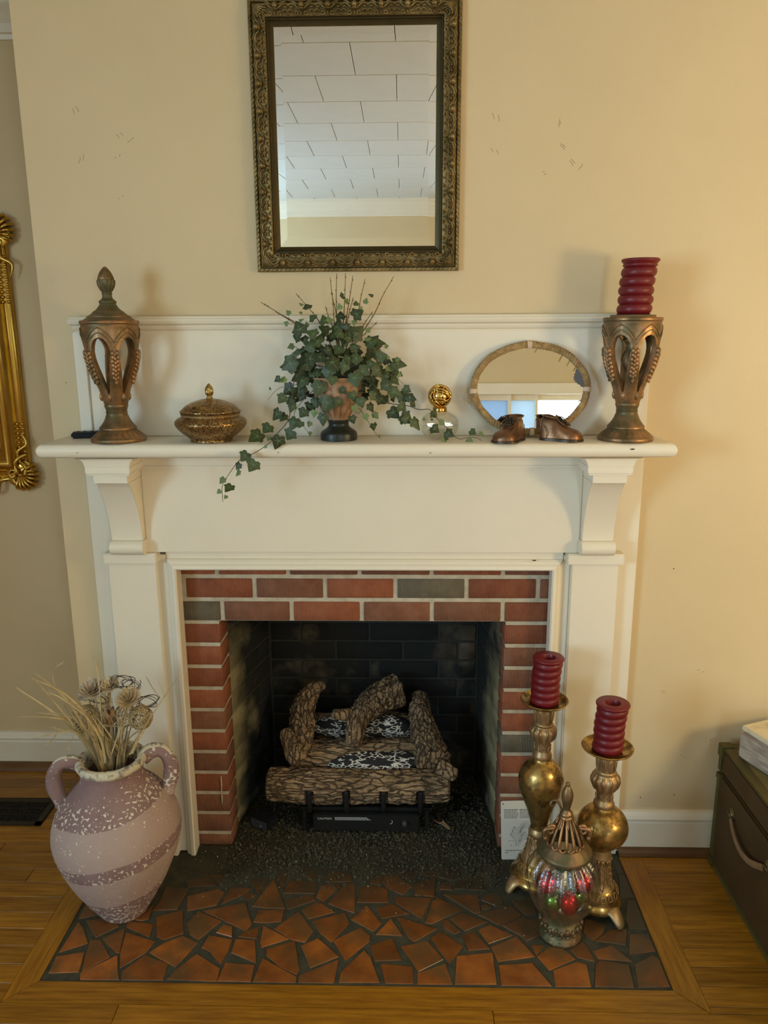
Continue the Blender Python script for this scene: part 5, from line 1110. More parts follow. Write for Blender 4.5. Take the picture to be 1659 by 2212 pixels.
LV = Vector((-.176,-.098,SH))
for i, (r_, pts) in enumerate(VINES):
    P = catmull([Vector(p)/1000 for p in pts], 5); n = len(P)
    tw = i >= 12
    rad_ = [r_/1000*(1.6 if tw else 1)*(1-.5*k/(n-1)) for k in range(n)]
    g = G().tube(P, rad_, 5)
    if tw:
        for k in range(5, n, 3): g.ball(P[k] + Vector((.0008*(-1)**k, 0, 0)), .0019, 5, 4, sc=(1,1,1.4))
    g.ob('twig' if tw else 'vine_stem', twigm if tw else stemm, t, smooth=180)
def leafmesh(name, m, narrow=1.0, fold=.18):
    # five-lobed ivy outline, base at the origin, tip along +y, unit length
    out = [(0,-.02),(.20,-.14),(.41,-.06),(.43,.13),(.56,.24),(.57,.40),(.40,.47),(.29,.64),(.13,.86),(0,1.0)]
    R = [(x*narrow, y) for x, y in out]; L_ = [(-x, y) for x, y in R[1:-1]][::-1]
    O = R + L_; cpt = (0,.30); vs = [(0,.30,.05)]
    tips = {2, 5, 9, 18-5, 18-2}
    for i, (x, y) in enumerate(O): vs.append((x, y, -fold*abs(x)**1.2 - .10*max(0, y-.5)**1.3 - (.0 if i in tips else 0)))
    fs = []; mi = []; n = len(O)
    for i in range(n): fs.append((0, i+1, (i+1) % n + 1)); mi.append(0)
    for ti in tips:   # pale veins lying a hair above the blade
        x, y = O[ti]; d = Vector((x-cpt[0], y-cpt[1], 0)); p = Vector((-d.y, d.x, 0)).normalized()*.026
        b = len(vs); c3 = Vector((0,.30,.058)); e3 = Vector(vs[ti+1])*.86 + Vector(vs[0])*.14 + Vector((0,0,.012))
        vs += [c3+p, c3-p, e3]; fs.append((b, b+1, b+2)); mi.append(1)
    vs = [Vector(v)-Vector((0,.3,0)) for v in vs]
    return mesh(name, vs, fs, [m, veinm], 180, mi)
LM = [leafmesh('ivy_leaf', leafm), leafmesh('ivy_leaf', leafm, .82, .3), leafmesh('ivy_leaf', leafm, 1.1, .05)]
LP = leafmesh('ivy_leaf', leafp, .9, .25)
rl = random.Random(2)
view = Vector((0,-DIST,EYE))
for (x, y, z, s, pale) in LEAVES:
    p = Vector((x, min(y, -52), z))/1000; c = Vector((-.176, -.10, 1.50))
    nrm = ((view-p).normalized()*.9 + (p-c).normalized()*.5 + Vector((rl.uniform(-.6,.6), rl.uniform(-.4,.3), rl.uniform(-.3,.6)))).normalized()
    tip = ((p-c)*Vector((1,.3,1)) + Vector((rl.uniform(-.06,.06), 0, -.09+rl.uniform(-.06,.05)))); tip = (tip - nrm*tip.dot(nrm)).normalized()
    sx = tip.cross(nrm)
    R = Matrix((sx, tip, nrm)).transposed().to_4x4()
    o = bpy.data.objects.new('ivy_leaf', LP if pale and rl.random() < .75 else rl.choice(LM)); COL.objects.link(o); o.parent = t
    o.matrix_local = Matrix.Translation(p-LV) @ R @ Matrix.Scale(max(s, 9)/1000*.92, 4)

# ================================================================ things in the firebox
def bark(pts, rads, seed, nseg=72, per=26, rough=.10, flat=1.0, ridge=9, endr=.55):
    rough *= 1.7
    """gnarled log: a tube whose radius carries long bark ridges"""
    P = catmull(pts, per); n = len(P); m = len(rads); vs = []; fs = []; pn = None
    for i, p in enumerate(P):
        u = i/(n-1)*(m-1); k = min(int(u), m-2); r = rads[k]+(rads[k+1]-rads[k])*(u-k)
        tt = (P[min(i+1,n-1)]-P[max(i-1,0)]).normalized()
        if pn is None: pn = Vector((0,0,1)) if abs(tt.z) < .8 else Vector((0,-1,0))
        nn = (pn - tt*pn.dot(tt)).normalized(); pn = nn; b = tt.cross(nn)
        L_ = i/(n-1)*per*(len(pts)-1)
        endf = min(1, (i+1.5)/3, (n-i+.5)/3)
        for k2 in range(nseg):
            a = 2*PI*k2/nseg
            q = Vector((math.cos(a)*2.4, math.sin(a)*2.4, u*1.2+seed))
            q2 = Vector((math.cos(a)*ridge*.55, math.sin(a)*ridge*.55, u*2.2+seed*3))
            d = .9*noise.noise(q)*1.0 + (1-abs(noise.noise(q2))*3.0)*.5 + .8*(.35-abs(noise.noise(Vector((math.cos(a)*5.5, math.sin(a)*5.5, u*6+seed))))*1.6) + .35*noise.noise(Vector((math.cos(a)*12, math.sin(a)*12, u*22+seed)))
            rr_ = r*(1+rough*d)*(1 if endf >= 1 else .75+.25*endf)
            vs.append(p + nn*rr_*math.cos(a)*flat + b*rr_*math.sin(a))
    for i in range(n-1):
        for k2 in range(nseg): j = (k2+1) % nseg; fs.append((i*nseg+k2, (i+1)*nseg+k2, (i+1)*nseg+j, i*nseg+j))
    for i0, s in ((0, -1), (n-1, 1)):
        c = P[i0]; b0 = len(vs); tt = (P[min(i0+1,n-1)]-P[max(i0-1,0)]).normalized()
        for k2 in range(nseg): vs.append(c + (vs[i0*nseg+k2]-c)*endr + tt*s*.003)
        fs += [(i0*nseg+k2, i0*nseg+(k2+1) % nseg, b0+(k2+1) % nseg, b0+k2) for k2 in range(nseg)]
        fs.append(tuple(range(b0, b0+nseg)))
    return G().add(vs, fs)
GR = 'ceramic gas logs stacked on the burner'
def log(label, parts, loc, mats=barkm):
    t = thing('ceramic_log', label, 'log', loc, group=GR)
    for nm, g, m in parts: g.ob(nm, m, t, smooth=180)
    return t
# front log, notched where the grate bars stand
TI = [-.308, -.186, -.064, .058]
segs_ = []
g = bark([(-.452,.105,.158),(-.30,.100,.158),(-.15,.098,.158),(0,.099,.160),(.152,.102,.162)], [.052,.056,.053,.054,.050], 3, per=34, rough=.07, flat=1.0, nseg=96, endr=.8)
def clampfront(g):
    out = []
    for v in g.v:
        v = v.copy()
        for x in TI:
            dx = abs(v.x-x)
            if dx < .0125 and v.z < .172 and v.y < .10: v.y = max(v.y, .072 - (0 if dx < .0095 else .0))
        if v.z < .109: v.z = .109 - (.109-v.z)*.25
        out.append(v)
    g.v = out; return g
clampfront(g)
log('long horizontal ceramic log at the front, notched over the grate bars', [('bark', g, barkh)], (-.15,.10,.105))
# middle log with charred front
g = bark([(-.385,.205,.198),(-.25,.205,.208),(-.10,.205,.214),(.05,.205,.214),(.12,.205,.20)], [.050,.052,.050,.052,.05], 8, per=30, rough=.08)
gc = bark([(-.262,.182,.198),(-.20,.170,.200),(-.10,.164,.200),(0,.166,.202),(.055,.172,.204)], [.024,.040,.048,.048,.036], 15, per=24, rough=.03, endr=.3)
log('middle ceramic log with a black and white charred face behind the front log', [('bark', g, barkh), ('charred_face', gc, charm)], (-.13,.20,.13))
g = bark([(-.36,.335,.235),(-.20,.33,.245),(-.05,.33,.245),(.06,.335,.24)], [.052,.056,.058,.05], 21, per=30, rough=.06)
gc = bark([(-.315,.315,.25),(-.22,.305,.262),(-.12,.30,.256),(-.04,.30,.262),(.035,.315,.25)], [.035,.046,.044,.048,.03], 5, per=24, rough=.03, endr=.3)
log('rear ceramic log charred black and white, at the back of the stack', [('bark', g, barkh), ('charred_face', gc, charm)], (-.15,.33,.19))
g = bark([(-.282,.350,.402),(-.318,.335,.392),(-.350,.305,.350),(-.352,.25,.300),(-.350,.20,.262),(-.345,.165,.236)], [.012,.026,.036,.041,.041,.032], 12, per=20, rough=.12)
gb = bark([(-.402,.180,.318),(-.385,.155,.290),(-.362,.125,.262),(-.345,.105,.244)], [.017,.026,.032,.027], 31, per=20, rough=.10)
log('upright forked ceramic log leaning on the left of the stack', [('bark', g, barkv), ('branch_stub', gb, barkv)], (-.345,.18,.22))
g = bark([(-.010,.345,.385),(-.062,.325,.376),(-.115,.29,.358),(-.150,.245,.338),(-.165,.20,.305),(-.164,.165,.272)], [.056,.052,.046,.038,.030,.027], 17, per=20, rough=.11, endr=.8)
gb = bark([(-.240,.215,.360),(-.205,.225,.352),(-.165,.24,.345)], [.015,.019,.020], 41, per=10, rough=.10, endr=.6)
log('crooked branching ceramic log lying across the middle of the stack', [('bark', g, barkv), ('branch_stub', gb, barkv)], (-.12,.25,.27))
g = bark([(.058,.365,.362),(.060,.31,.330),(.074,.24,.285),(.092,.175,.248),(.108,.125,.226)], [.025,.036,.044,.053,.058], 26, per=24, rough=.10)
gb = bark([(.120,.115,.222),(.150,.100,.214),(.176,.088,.208)], [.026,.024,.019], 51, per=10, rough=.12)
log('thick tapering ceramic log leaning on the right of the stack', [('bark', g, barkv), ('branch_stub', gb, barkv)], (.10,.16,.20))
# grate and burner
t = thing('log_grate', 'black iron grate and gas burner under the ceramic logs', 'grate', (-.14,.15,0))
for x in TI:
    G().tube(catmull([(x,.30,.095),(x,.20,.094),(x,.10,.092),(x,.055,.096),(x,.046,.12),(x,.045,.155),(x,.0455,.172)], 4), .0088, 10).ob('grate_bar', ironm, t, smooth=180)
for y in (.085, .28): G().box(-.345, .095, y-.006, y+.006, .080, .092).ob('cross_rail', ironm, t)
for x in (-.33, .08):
    for y in (.085, .28): G().box(x-.006, x+.006, y-.006, y+.006, .0, .081).ob('leg', ironm, t)
pn = G().box(-.30, .055, .060, .24, .014, .078).ob('burner_pan', ironm, t); bevel(pn, .003)
G().box(-.295, -.085, .0585, .061, .040, .077).ob('warning_plate', ironm, pn)
g = G().lathe([(0,0),(.008,0),(.008,.012),(.006,.014),(0,.014)], 16, (0,0,0), cap=False).xf(Matrix.Translation((.005,.060,.050)) @ Matrix.Rotation(PI/2, 4, 'X')); g.ob('control_knob', rubber, pn, smooth=40)
g = G().tube([(-.042+.007*math.cos(a_), .0575, .052+.007*math.sin(a_)) for a_ in [PI*.55*-1 + k*.3 for k in range(10)]], .0008, 5); g.ob('knob_mark', whiteink, pn)
def text(body, size, M_, m, name, parent):
    cu = bpy.data.curves.new(name, 'FONT'); cu.body = body; cu.size = size; cu.extrude = .0002
    to = bpy.data.objects.new(name, cu); COL.objects.link(to)
    bpy.context.view_layer.update()
    me = bpy.data.meshes.new_from_object(to.evaluated_get(bpy.context.evaluated_depsgraph_get()))
    bpy.data.objects.remove(to)
    me.transform(M_); 
    if parent is not None: me.transform(Matrix.Translation(-ORG[parent.name]))
    me.materials.clear(); me.materials.append(m)
    return link(name, me, parent)
MT = Matrix.Translation((-.284,.0581,.0585)) @ Matrix.Rotation(PI/2, 4, 'X')
text('CAUTION', .0105, MT, whiteink, 'caution_lettering', pn)
g = G()
rs = random.Random(6)
for k in range(3):
    x = -.226; z = .0665 - k*.0042
    while x < -.12 + (k*.004):
        w_ = rs.uniform(.003,.008); g.box(x, x+w_, .0579, .0583, z-.0009, z+.0009); x += w_+.0015
g.ob('caution_small_print', whiteink, pn)
# cables, battery box, ember pad, dead leaf, grit
G().tube(catmull([(.09,.10,.05),(.125,.11,.02),(.150,.16,.006),(.17,.25,.005)], 5), .003, 6).ob('gas_line', ironm, t, smooth=180)
t = thing('battery_box', 'small black plastic box lying on the firebox floor left of the logs', 'box', (-.472,.108,.0))
MB_ = Matrix.Translation((-.472,.108,.0015)) @ Matrix.Rotation(math.radians(-30), 4, 'Z')
b_ = bevel(G().box(-.038,.038,-.028,.028,0,.040).xf(MB_).ob('case', plast, t), .004)
bevel(G().box(-.034,.034,-.0286,-.027,.004,.034).xf(MB_).ob('cover', rubber, b_), .0006)
text('ON', .006, MB_ @ Matrix.Translation((.004,-.0288,.012)) @ Matrix.Rotation(PI/2,4,'X'), whiteink, 'switch_lettering', b_)
t = bevel(G().box(.175, .262, .19, .30, .0008, .004).ob('metal_plate', ironm, org=(.22,.25,.0)), .001); tag(t, 'flat black metal plate on the firebox floor right of the logs', 'plate')
g = G(); prl = [(.104,.135),(.114,.118),(.130,.102),(.150,.080),(.158,.082),(.154,.094),(.140,.112),(.136,.128),(.128,.122),(.116,.134)]
g.prism(prl, .004, .0062, 'z'); g.v = [v + Vector((0,0,.010*math.sin((v.x-.104)*50))) for v in g.v]
o = g.ob('dead_leaf', podm, org=(.13,.105,.004)); tag(o, 'curled brown dead leaf on the grit in front of the logs', 'leaf')
rs = random.Random(9)
def grit(name, label, m, n, xr, yr, s0, s1, falloff=False, zt=.0):
    g = G(); ico = [(0,0,1),(.9,0,-.3),(-.45,.8,-.3),(-.45,-.8,-.3)]; k = 0
    while k < n:
        x, y = rs.uniform(*xr), rs.uniform(*yr)
        if falloff and rs.random() > math.exp((y+.05)*9) : continue
        if not falloff and y < -.08 and rs.random() > math.exp((y+.08)*22): continue
        if y > .0 and (x < -.548+max(0,(y-.11))*.23 or x > .300-max(0,(y-.11))*.13): continue
        s = rs.uniform(s0, s1)*rs.choice((.6,.8,1,1.5)); R = Matrix.Rotation(rs.uniform(0,6), 3, 'Z') @ Matrix.Rotation(rs.uniform(0,1.5), 3, 'X')
        zz = .0035 if -.12 < y < 0 else .0012
        g.add([Vector((x, y, zz+s*.35)) + (R @ Vector(q))*s for q in ico], [(0,1,2),(0,2,3),(0,3,1),(1,3,2)]); k += 1
    return g
o = grit('', '', gravel, 9500, (-.56,.31), (-.30,.42), .002, .0055).ob('ash_grit', gravel); tag(o, 'loose dark ash and grit spread over the firebox floor', 'grit', kind='stuff')
o = grit('', '', chipm, 800, (-.66,.62), (-.38,.22), .0007, .0021, True).ob('pale_crumbs', chipm); tag(o, 'pale crumbs scattered from the firebox over the tiles', 'crumbs', kind='stuff')
# instruction card leaning on the brick jamb
t = thing('instruction_card', 'white printed instruction card leaning on the bricks behind the candlesticks', 'card', (.372,-.045,0))
MC = Matrix.Translation((.313,-.060,.0015)) @ Matrix.Rotation(math.radians(3), 4, 'Z') @ Matrix.Rotation(math.radians(-14), 4, 'X')
CWd, CHt = .114, .186
g = G(); ring = []
for cx_, cz_, a0 in ((CWd-.006,CHt-.006,0),(.006,CHt-.006,PI/2),(.006,.006,PI),(CWd-.006,.006,3*PI/2)):
    for k in range(4): ring.append((cx_+.006*math.cos(a0+k*PI/6), cz_+.006*math.sin(a0+k*PI/6)))
g.prism(ring, 0, .0018, 'y').xf(MC); cd = g.ob('card', paper, t)
g = G(); y0, y1 = -.0006, .0002
for c0 in (.010, .060):
    for k in range(7):
        z = .158 - k*.0042; x = c0
        while x < c0+.040:
            w_ = rs.uniform(.003,.008)*(1.6 if k == 0 else 1); g.box(x, min(x+w_, c0+.05), y0, y1, z-.0007, z+.0007 + (.0005 if k == 0 else 0)); x += w_+.0013
x = .012
while x < .100: w_ = rs.uniform(.004,.009); g.box(x, x+w_, y0, y1, .0285, .0303); x += w_+.0013
g.box(.012,.022,y0,y1,.022,.0236); g.xf(MC); g.ob('printed_text', ink, cd)
g = G()
for (a0, b0, L_) in ((.035,.095,.045),(.04,.110,.05),(.03,.080,.05),(.055,.075,.035),(.06,.100,.04),(.045,.062,.04)):
    p = [(a0+L_*k/6, y0, b0+.012*math.sin(k*.9+a0*90)) for k in range(7)]; q = [(x_, y_, z_-.007) for x_, y_, z_ in p]
    g.tube([MC @ Vector(v) for v in p], .0004, 4); g.tube([MC @ Vector(v) for v in q], .0004, 4); g.tube([MC @ Vector(p[0]), MC @ Vector(q[0])], .0004, 4)
for k in range(16): g.ball(MC @ Vector((rs.uniform(.02,.085), y0, rs.uniform(.036,.062))), rs.uniform(.0006,.0014), 6, 4)
g.ball(MC @ Vector((.007, y0, CHt-.009)), .0024, 8, 5, sc=(1,.3,1)); g.ob('line_drawing', ink, cd)

# ================================================================ candlesticks on the hearth
def zrel(fs): return lambda a, z, r: sum(f(a, z, r) for f in fs)
def ribs(n, amp, z0, z1, p=1.0):
    return lambda a, z, r: amp*((.5+.5*math.cos(n*a))**p - .5)*math.sin(PI*(z-z0)/(z1-z0))**.5 if z0 < z < z1 else 0
def make_stick(label, X, Y, neck, body, lower, dish, feet_r, fang, dome, jx=0):
    t = thing('candlestick', label, 'candlestick', (X, Y, 0)); C = (X, Y, 0)
    zd, rd = dish
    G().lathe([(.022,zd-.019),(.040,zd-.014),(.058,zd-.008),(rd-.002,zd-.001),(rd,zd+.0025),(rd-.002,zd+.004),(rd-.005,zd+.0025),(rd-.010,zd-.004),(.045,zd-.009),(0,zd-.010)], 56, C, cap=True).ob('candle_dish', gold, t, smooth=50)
    z0, z1 = neck[0][1], neck[-1][1]
    # neck: leaf cup, gadrooned knop, arched collar
    nk = G().lathe(refine(neck, 4), 72, C, lambda a, z, r: (
        .0022*((.5+.5*math.cos(10*a))**.6) - .0012 if neck[1][1] > z > neck[2][1] else 0) +
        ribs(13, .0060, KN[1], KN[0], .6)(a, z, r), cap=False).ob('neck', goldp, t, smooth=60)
    g = G()   # raised leaves on cup and collar
    zc0, zc1 = neck[0][1]-.003, KN[0]+.010
    for k in range(9):
        a = 2*PI*k/9
        for s in (-1, 0, 1):
            pts = []
            for q in range(5):
                u = q/4; z = zc1 + (zc0-zc1)*u; r_ = .0255 + .0035*u + .0008; aa = a + s*.17*math.sin(u*PI*.9)
                pts.append((X+r_*math.cos(aa), Y+r_*math.sin(aa), z))
            g.tube(pts, [.0009,.0013,.0015,.0012,.0006], 5)
    zl = KN[1]-.006; 
    for k in range(8):
        a = 2*PI*k/8; pts = []
        for q in range(9):
            u = q/8; aa = a + .26*math.cos(PI*u)*1.0; z = zl - .022 + .016*math.sin(PI*u)
            pts.append((X+.0238*math.cos(aa), Y+.0238*math.sin(aa), z))
        g.tube(pts, .0012, 5)
    g.ob('neck_leaves', goldp, nk, smooth=180)
    G().lathe(refine(body, 4), 56, C, cap=False).ob('globe', gold, t, smooth=180)
    lw = G().lathe(refine(lower, 3), 64, C, cap=False).ob('stem', goldp, t, smooth=70)
    g = G(); za, zb = lower[3][1], lower[-1][1]   # acanthus leaves running down the stem
    def lr(z):
        for (r0_, z0_), (r1_, z1_) in zip(lower, lower[1:]):
            if z1_ <= z <= z0_ and z0_ > z1_: return r1_+(r0_-r1_)*(z-z1_)/(z0_-z1_)
        return lower[-1][0]
    for k in range(8):
        a = 2*PI*k/8
        for s in (-1, 1):
            pts = []
            for q in range(8):
                u = q/7; z = zb + (za-zb)*(1-u)*.94 + .002; aa = a + s*.30*math.sin(u*PI)**.8 ; r_ = lr(z)+.0012
                pts.append((X+r_*math.cos(aa), Y+r_*math.sin(aa), z))
            g.tube(pts, [.0014]*8, 5)
        for q in range(4):
            u = (q+.6)/5; z = zb + (za-zb)*(1-u); r_ = lr(z)+.001
            for s in (-1, 1):
                g.tube([(X+r_*math.cos(a), Y+r_*math.sin(a), z), (X+(r_+.002)*math.cos(a+s*.12), Y+(r_+.002)*math.sin(a+s*.12), z+.005), (X+r_*math.cos(a+s*.2), Y+r_*math.sin(a+s*.2), z+.003)], [.0012,.0018,.0006], 5)
        a += PI/8; g.tube([(X+(lr(z_)+.002)*math.cos(a), Y+(lr(z_)+.002)*math.sin(a), z_) for z_ in (za-.004, za-.012, za-.022)], [.003,.0022,.0006], 5)
    g.ob('acanthus_leaves', goldp, lw, smooth=180)
    dm = G().lathe(refine(dome, 3), 72, C, cap=True).ob('base_dome', gold, t, smooth=60)
    g = G(); zt_, zb_ = dome[-2][1], dome[-4][1]; rt_0, rb_0 = dome[-2][0], dome[-4][0]
    for k in range(16):   # gadroons round the dome
        a = 2*PI*k/16; pts = []
        for q in range(9):
            th = PI*q/8; u = (1-math.cos(th))/2 if q < 5 else (1-math.cos(th))/2
            aa = a + .15*math.cos(th + PI/2)*-1; v_ = .5+.5*math.cos(th)
            pts.append(None)
        lp = []
        for q in range(14):
            th = 2*PI*q/14; aa = a + .145*math.sin(th)*(.8+.25*math.cos(th)); v_ = .5-.5*math.cos(th)
            r_ = rb_0 + (rt_0-rb_0)*v_ + .0022*math.sin(PI*v_) + .001; z = zb_ + (zt_-zb_)*v_ + .002*math.sin(PI*v_)
            lp.append((X+r_*math.cos(aa), Y+r_*math.sin(aa), z))
        g.tube(lp, .0012, 5, closed=True)
    g.ob('gadroon_border', goldp, dm, smooth=180)
    for k in range(3):    # scroll feet
        a = fang + k*2*PI/3; d = Vector((math.cos(a), math.sin(a), 0)); s_ = Vector((-math.sin(a), math.cos(a), 0)); c = Vector((X, Y, 0))
        g = G(); rr0 = dome[1][0]
        pts = catmull([c+d*(rr0-.022)+Vector((0,0,.034)), c+d*(rr0+.002)+Vector((0,0,.036)), c+d*(feet_r-.006)+Vector((0,0,.020)), c+d*(feet_r)+Vector((0,0,.0085)), c+d*(feet_r-.011)+Vector((0,0,.0055))], 5)
        n_ = len(pts); g.tube(pts, [.021*(1-k/(n_-1))**1.1+.0062 for k in range(n_)], 12, flat=.5, up=(0,0,1))
        for s in (-1, 1):
            g.tube(catmull([c+d*(rr0-.004)+s_*s*.012+Vector((0,0,.046)), c+d*(rr0+.006)+s_*s*.013+Vector((0,0,.034)), c+d*(feet_r-.003)+s_*s*.010+Vector((0,0,.016)), c+d*(feet_r+.002)+s_*s*.004+Vector((0,0,.006))], 4), .0016, 5)
        g.ball(c+d*(feet_r-.010)+Vector((0,0,.006)), .006, 8, 6, sc=(1.2,1.2,.95))
        g.ob('scroll_foot', goldp, t, smooth=180)
    return t
KN = (.532, .482)
make_stick('taller antique gold candlestick with a pear shaped body standing nearer the bricks', .405, -.165,
    [(.0310,.590),(.0290,.578),(.0262,.556),(.0245,.538),(.0285,.5345),(.0275,.531),(.0345,.522),(.0372,.512),(.0345,.496),(.0270,.484),(.0222,.478),(.0208,.466),(.0222,.452),(.0275,.440),(.0285,.434),(.0278,.430),(.0245,.427)],
    [(.0235,.428),(.0270,.420),(.0400,.410),(.0550,.392),(.0640,.368),(.0655,.355),(.0630,.332),(.0555,.305),(.0440,.275),(.0345,.248),(.0280,.222),(.0250,.204),(.0252,.196)],
    [(.0255,.197),(.0285,.190),(.0305,.182),(.0290,.176),(.0262,.172),(.0275,.160),(.0310,.142),(.0370,.120),(.0450,.100),(.0500,.090)],
    (.608, .068), .103, math.radians(206), [(.074,.022),(.0800,.030),(.0810,.038),(.0750,.047),(.0690,.052),(.0655,.056),(.0610,.068),(.0560,.082),(.0520,.088),(.0495,.092)])
KN = (.443, .393)
make_stick('shorter antique gold candlestick with a round globe body standing nearer the wood floor', .563, -.268,
    [(.0305,.500),(.0285,.489),(.0258,.468),(.0242,.450),(.0300,.4455),(.0290,.442),(.0358,.433),(.0388,.421),(.0350,.404),(.0275,.393),(.0228,.389),(.0212,.378),(.0225,.363),(.0280,.352),(.0292,.346),(.0285,.341),(.0250,.338)],
    [(.0240,.339),(.0280,.333),(.0440,.325),(.0620,.306),(.0705,.284),(.0700,.262),(.0600,.240),(.0420,.222),(.0300,.212),(.0282,.206)],
    [(.0285,.208),(.0290,.200),(.0300,.190),(.0312,.184),(.0300,.178),(.0268,.172),(.0275,.155),(.0300,.130),(.0345,.105),(.0400,.094),(.0440,.088)],
    (.520, .0705), .093, math.radians(-60), [(.058,.020),(.0640,.027),(.0660,.036),(.0630,.045),(.0600,.050),(.0585,.054),(.0560,.066),(.0520,.078),(.0480,.084),(.0445,.088)])
make_candle('dark red ribbed candle on the taller candlestick', (.4035, -.165, .5998), .146, .0412, (.006,-.004), 6)
make_candle('dark red ribbed candle on the shorter candlestick', (.5615, -.268, .5118), .147, .0420, (.007,-.004), 6)

# ---- glass jar with pierced lid, glass ornaments inside
JX, JY = .438, -.362; C = (JX, JY, 0)
t = thing('ornament_jar', 'fluted crackle glass jar with a pierced bronze lid in front of the candlesticks', 'jar', (JX, JY, 0))
def twist(a, z, r): return .0038*math.cos(18*a + (z-.1)*9) if .055 < z < .255 else 0
G().lathe(refine([(.030,.056),(.045,.064),(.0600,.082),(.0770,.106),(.0920,.140),(.0985,.172),(.0965,.200),(.0850,.226),(.0700,.245),(.0600,.253),(.0580,.258)], 4), 108, C, twist, cap=False).ob('jar_glass', jarg, t, smooth=180)
bs = G().lathe([(0,.0005),(.0560,.0005),(.0585,.003),(.0575,.008),(.0540,.013),(.0500,.018),(.0475,.024),(.0480,.030),(.0520,.036),(.0560,.042),(.0540,.048),(.0500,.052),(.0470,.057),(.030,.060),(0,.060)], 64, C,
    lambda a, z, r: (.0022*math.cos(26*a) if .034 < z < .05 else 0) + (.0014*math.cos(14*a) if .004 < z < .016 else 0), cap=False).ob('base', verdi, t, smooth=60)
g = G()
for k in range(14):
    a = 2*PI*k/14; g.ball((JX+.049*math.cos(a), JY+.049*math.sin(a), .025), .0052, 8, 5)
    g.tube([(JX+(.0545+.0)*math.cos(a+b*.16), JY+.0545*math.sin(a+b*.16), .0095+.004*math.cos(b*2)) for b in (-1,-.5,0,.5,1)], .0013, 5)
for k in range(22):
    a = 2*PI*k/22; g.ball((JX+.056*math.cos(a), JY+.056*math.sin(a), .043+.006*(k % 2)), .0062, 7, 5, sc=(.9,.9,1.3))
g.ob('base_relief', verdi, bs, smooth=180)
lid = G().lathe([(.056,.250),(.0690,.256),(.0735,.262),(.0735,.268),(.0700,.272),(.0660,.275),(.0620,.281),(.0530,.288),(.0505,.292),(.0490,.292),(.0500,.286),(.056,.272),(.058,.262),(.054,.254)], 64, C, lambda a, z, r: .0012*math.cos(20*a) if .272 < z < .287 and r > .055 else 0, cap=False).ob('lid', verdi, t, smooth=60)
for k in range(14):       # openwork bars of the lid
    a = 2*PI*(k+.25)/14
    P = lambda r_, z, da=0: (JX+r_*math.cos(a+da), JY+r_*math.sin(a+da), z)
    G().tube([P(.0185,.366), P(.026,.350), P(.0345,.332), P(.0430,.312), P(.0495,.292)], [.0028,.0034,.0042,.0048,.0052], 6).ob('lid_bar', copper, lid, smooth=180)
g = G()
for k in range(14):
    a = 2*PI*(k+.75)/14
    g.tube([(JX+(.0495)*math.cos(a+b*.17), JY+.0495*math.sin(a+b*.17), .290+.008*(abs(b)**2)) for b in (-1,-.6,-.2,.2,.6,1)], .0030, 6)
g.ob('bar_scallops', copper, lid, smooth=180)
fn = G().lathe([(.0180,.364),(.0195,.366),(.0190,.370),(.0165,.373),(.0178,.376),(.0172,.380),(.0150,.383),(.0105,.388)] + refine([(.0095,.392),(.0115,.402),(.0150,.420),(.0158,.432),(.0135,.444),(.0085,.455),(.0055,.460),(.0060,.465),(.0045,.469),(0,.471)], 3), 32, C, cap=True).ob('bottle_finial', copper, lid, smooth=60)
for s, yy in ((-1, 0), (1, 0), (-1, 1)):     # scroll handles
    g = G()
    if yy == 0:
        bx = JX + s*.032
        g.tube([(bx + s*(.010+.013*(1-q/22)*math.cos(2.6-q*.42)), JY-.018, .338 + .017*(1-q/22)*math.sin(2.6-q*.42)) for q in range(18)], [.0046-.0001*q for q in range(18)], 7)
        g.tube(catmull([(bx+s*.000,JY-.018,.345),(bx+s*.026,JY-.020,.342),(bx+s*.030,JY-.020,.322),(bx+s*.024,JY-.020,.312)], 4), [.0045,.005,.0055,.006,.006,.006,.0055,.005,.0048,.0046,.0044,.004,.003], 7)
        g.ball((bx+s*.026, JY-.020, .316), .0068, 8, 6)
    else:
        g.tube(catmull([(JX-.006,JY+.020,.372),(JX-.016,JY+.026,.392),(JX-.030,JY+.028,.398),(JX-.038,JY+.026,.388),(JX-.032,JY+.026,.380)], 4), .0040, 7)
    g.ob('scroll_handle', copper, lid, smooth=180)
def bauble(label, c, r, m, sc=(1,1,1)):
    o = G().ball((0,0,0), r, 24, 16, sc=sc)
    g = o; g.lathe([(.005,r*sc[2]-.001),(.005,r*sc[2]+.004),(.002,r*sc[2]+.0045),(0,r*sc[2]+.0045)], 12, (0,0,0), cap=False)
    g.v = [v + Vector(c) for v in g.v]
    o = g.ob('glass_ornament', m, smooth=180, org=c); tag(o, label, 'ornament', 'glass ornaments in the jar'); return o
bauble('red glass ornament in the jar, upper left one', (JX-.048, JY-.030, .186), .030, redb)
bauble('red glass ornament in the jar, upper right one', (JX+.050, JY-.022, .184), .029, redb)
bauble('red teardrop ornament in the jar, lowest red one at the front', (JX+.008, JY-.050, .138), .026, redb, (1,1,1.25))
bauble('green glass ornament in the jar, at lower left', (JX-.026, JY-.014, .120), .028, greenb)
bauble('green glass ornament in the jar, at lower right', (JX+.034, JY-.008, .126), .026, greenb)
bauble('green glass ornament in the jar, topmost under the lid', (JX+.003, JY+.014, .218), .030, greenb)
bauble('silver glass ornament in the jar, at the very bottom', (JX+.002, JY-.004, .084), .018, silverb)

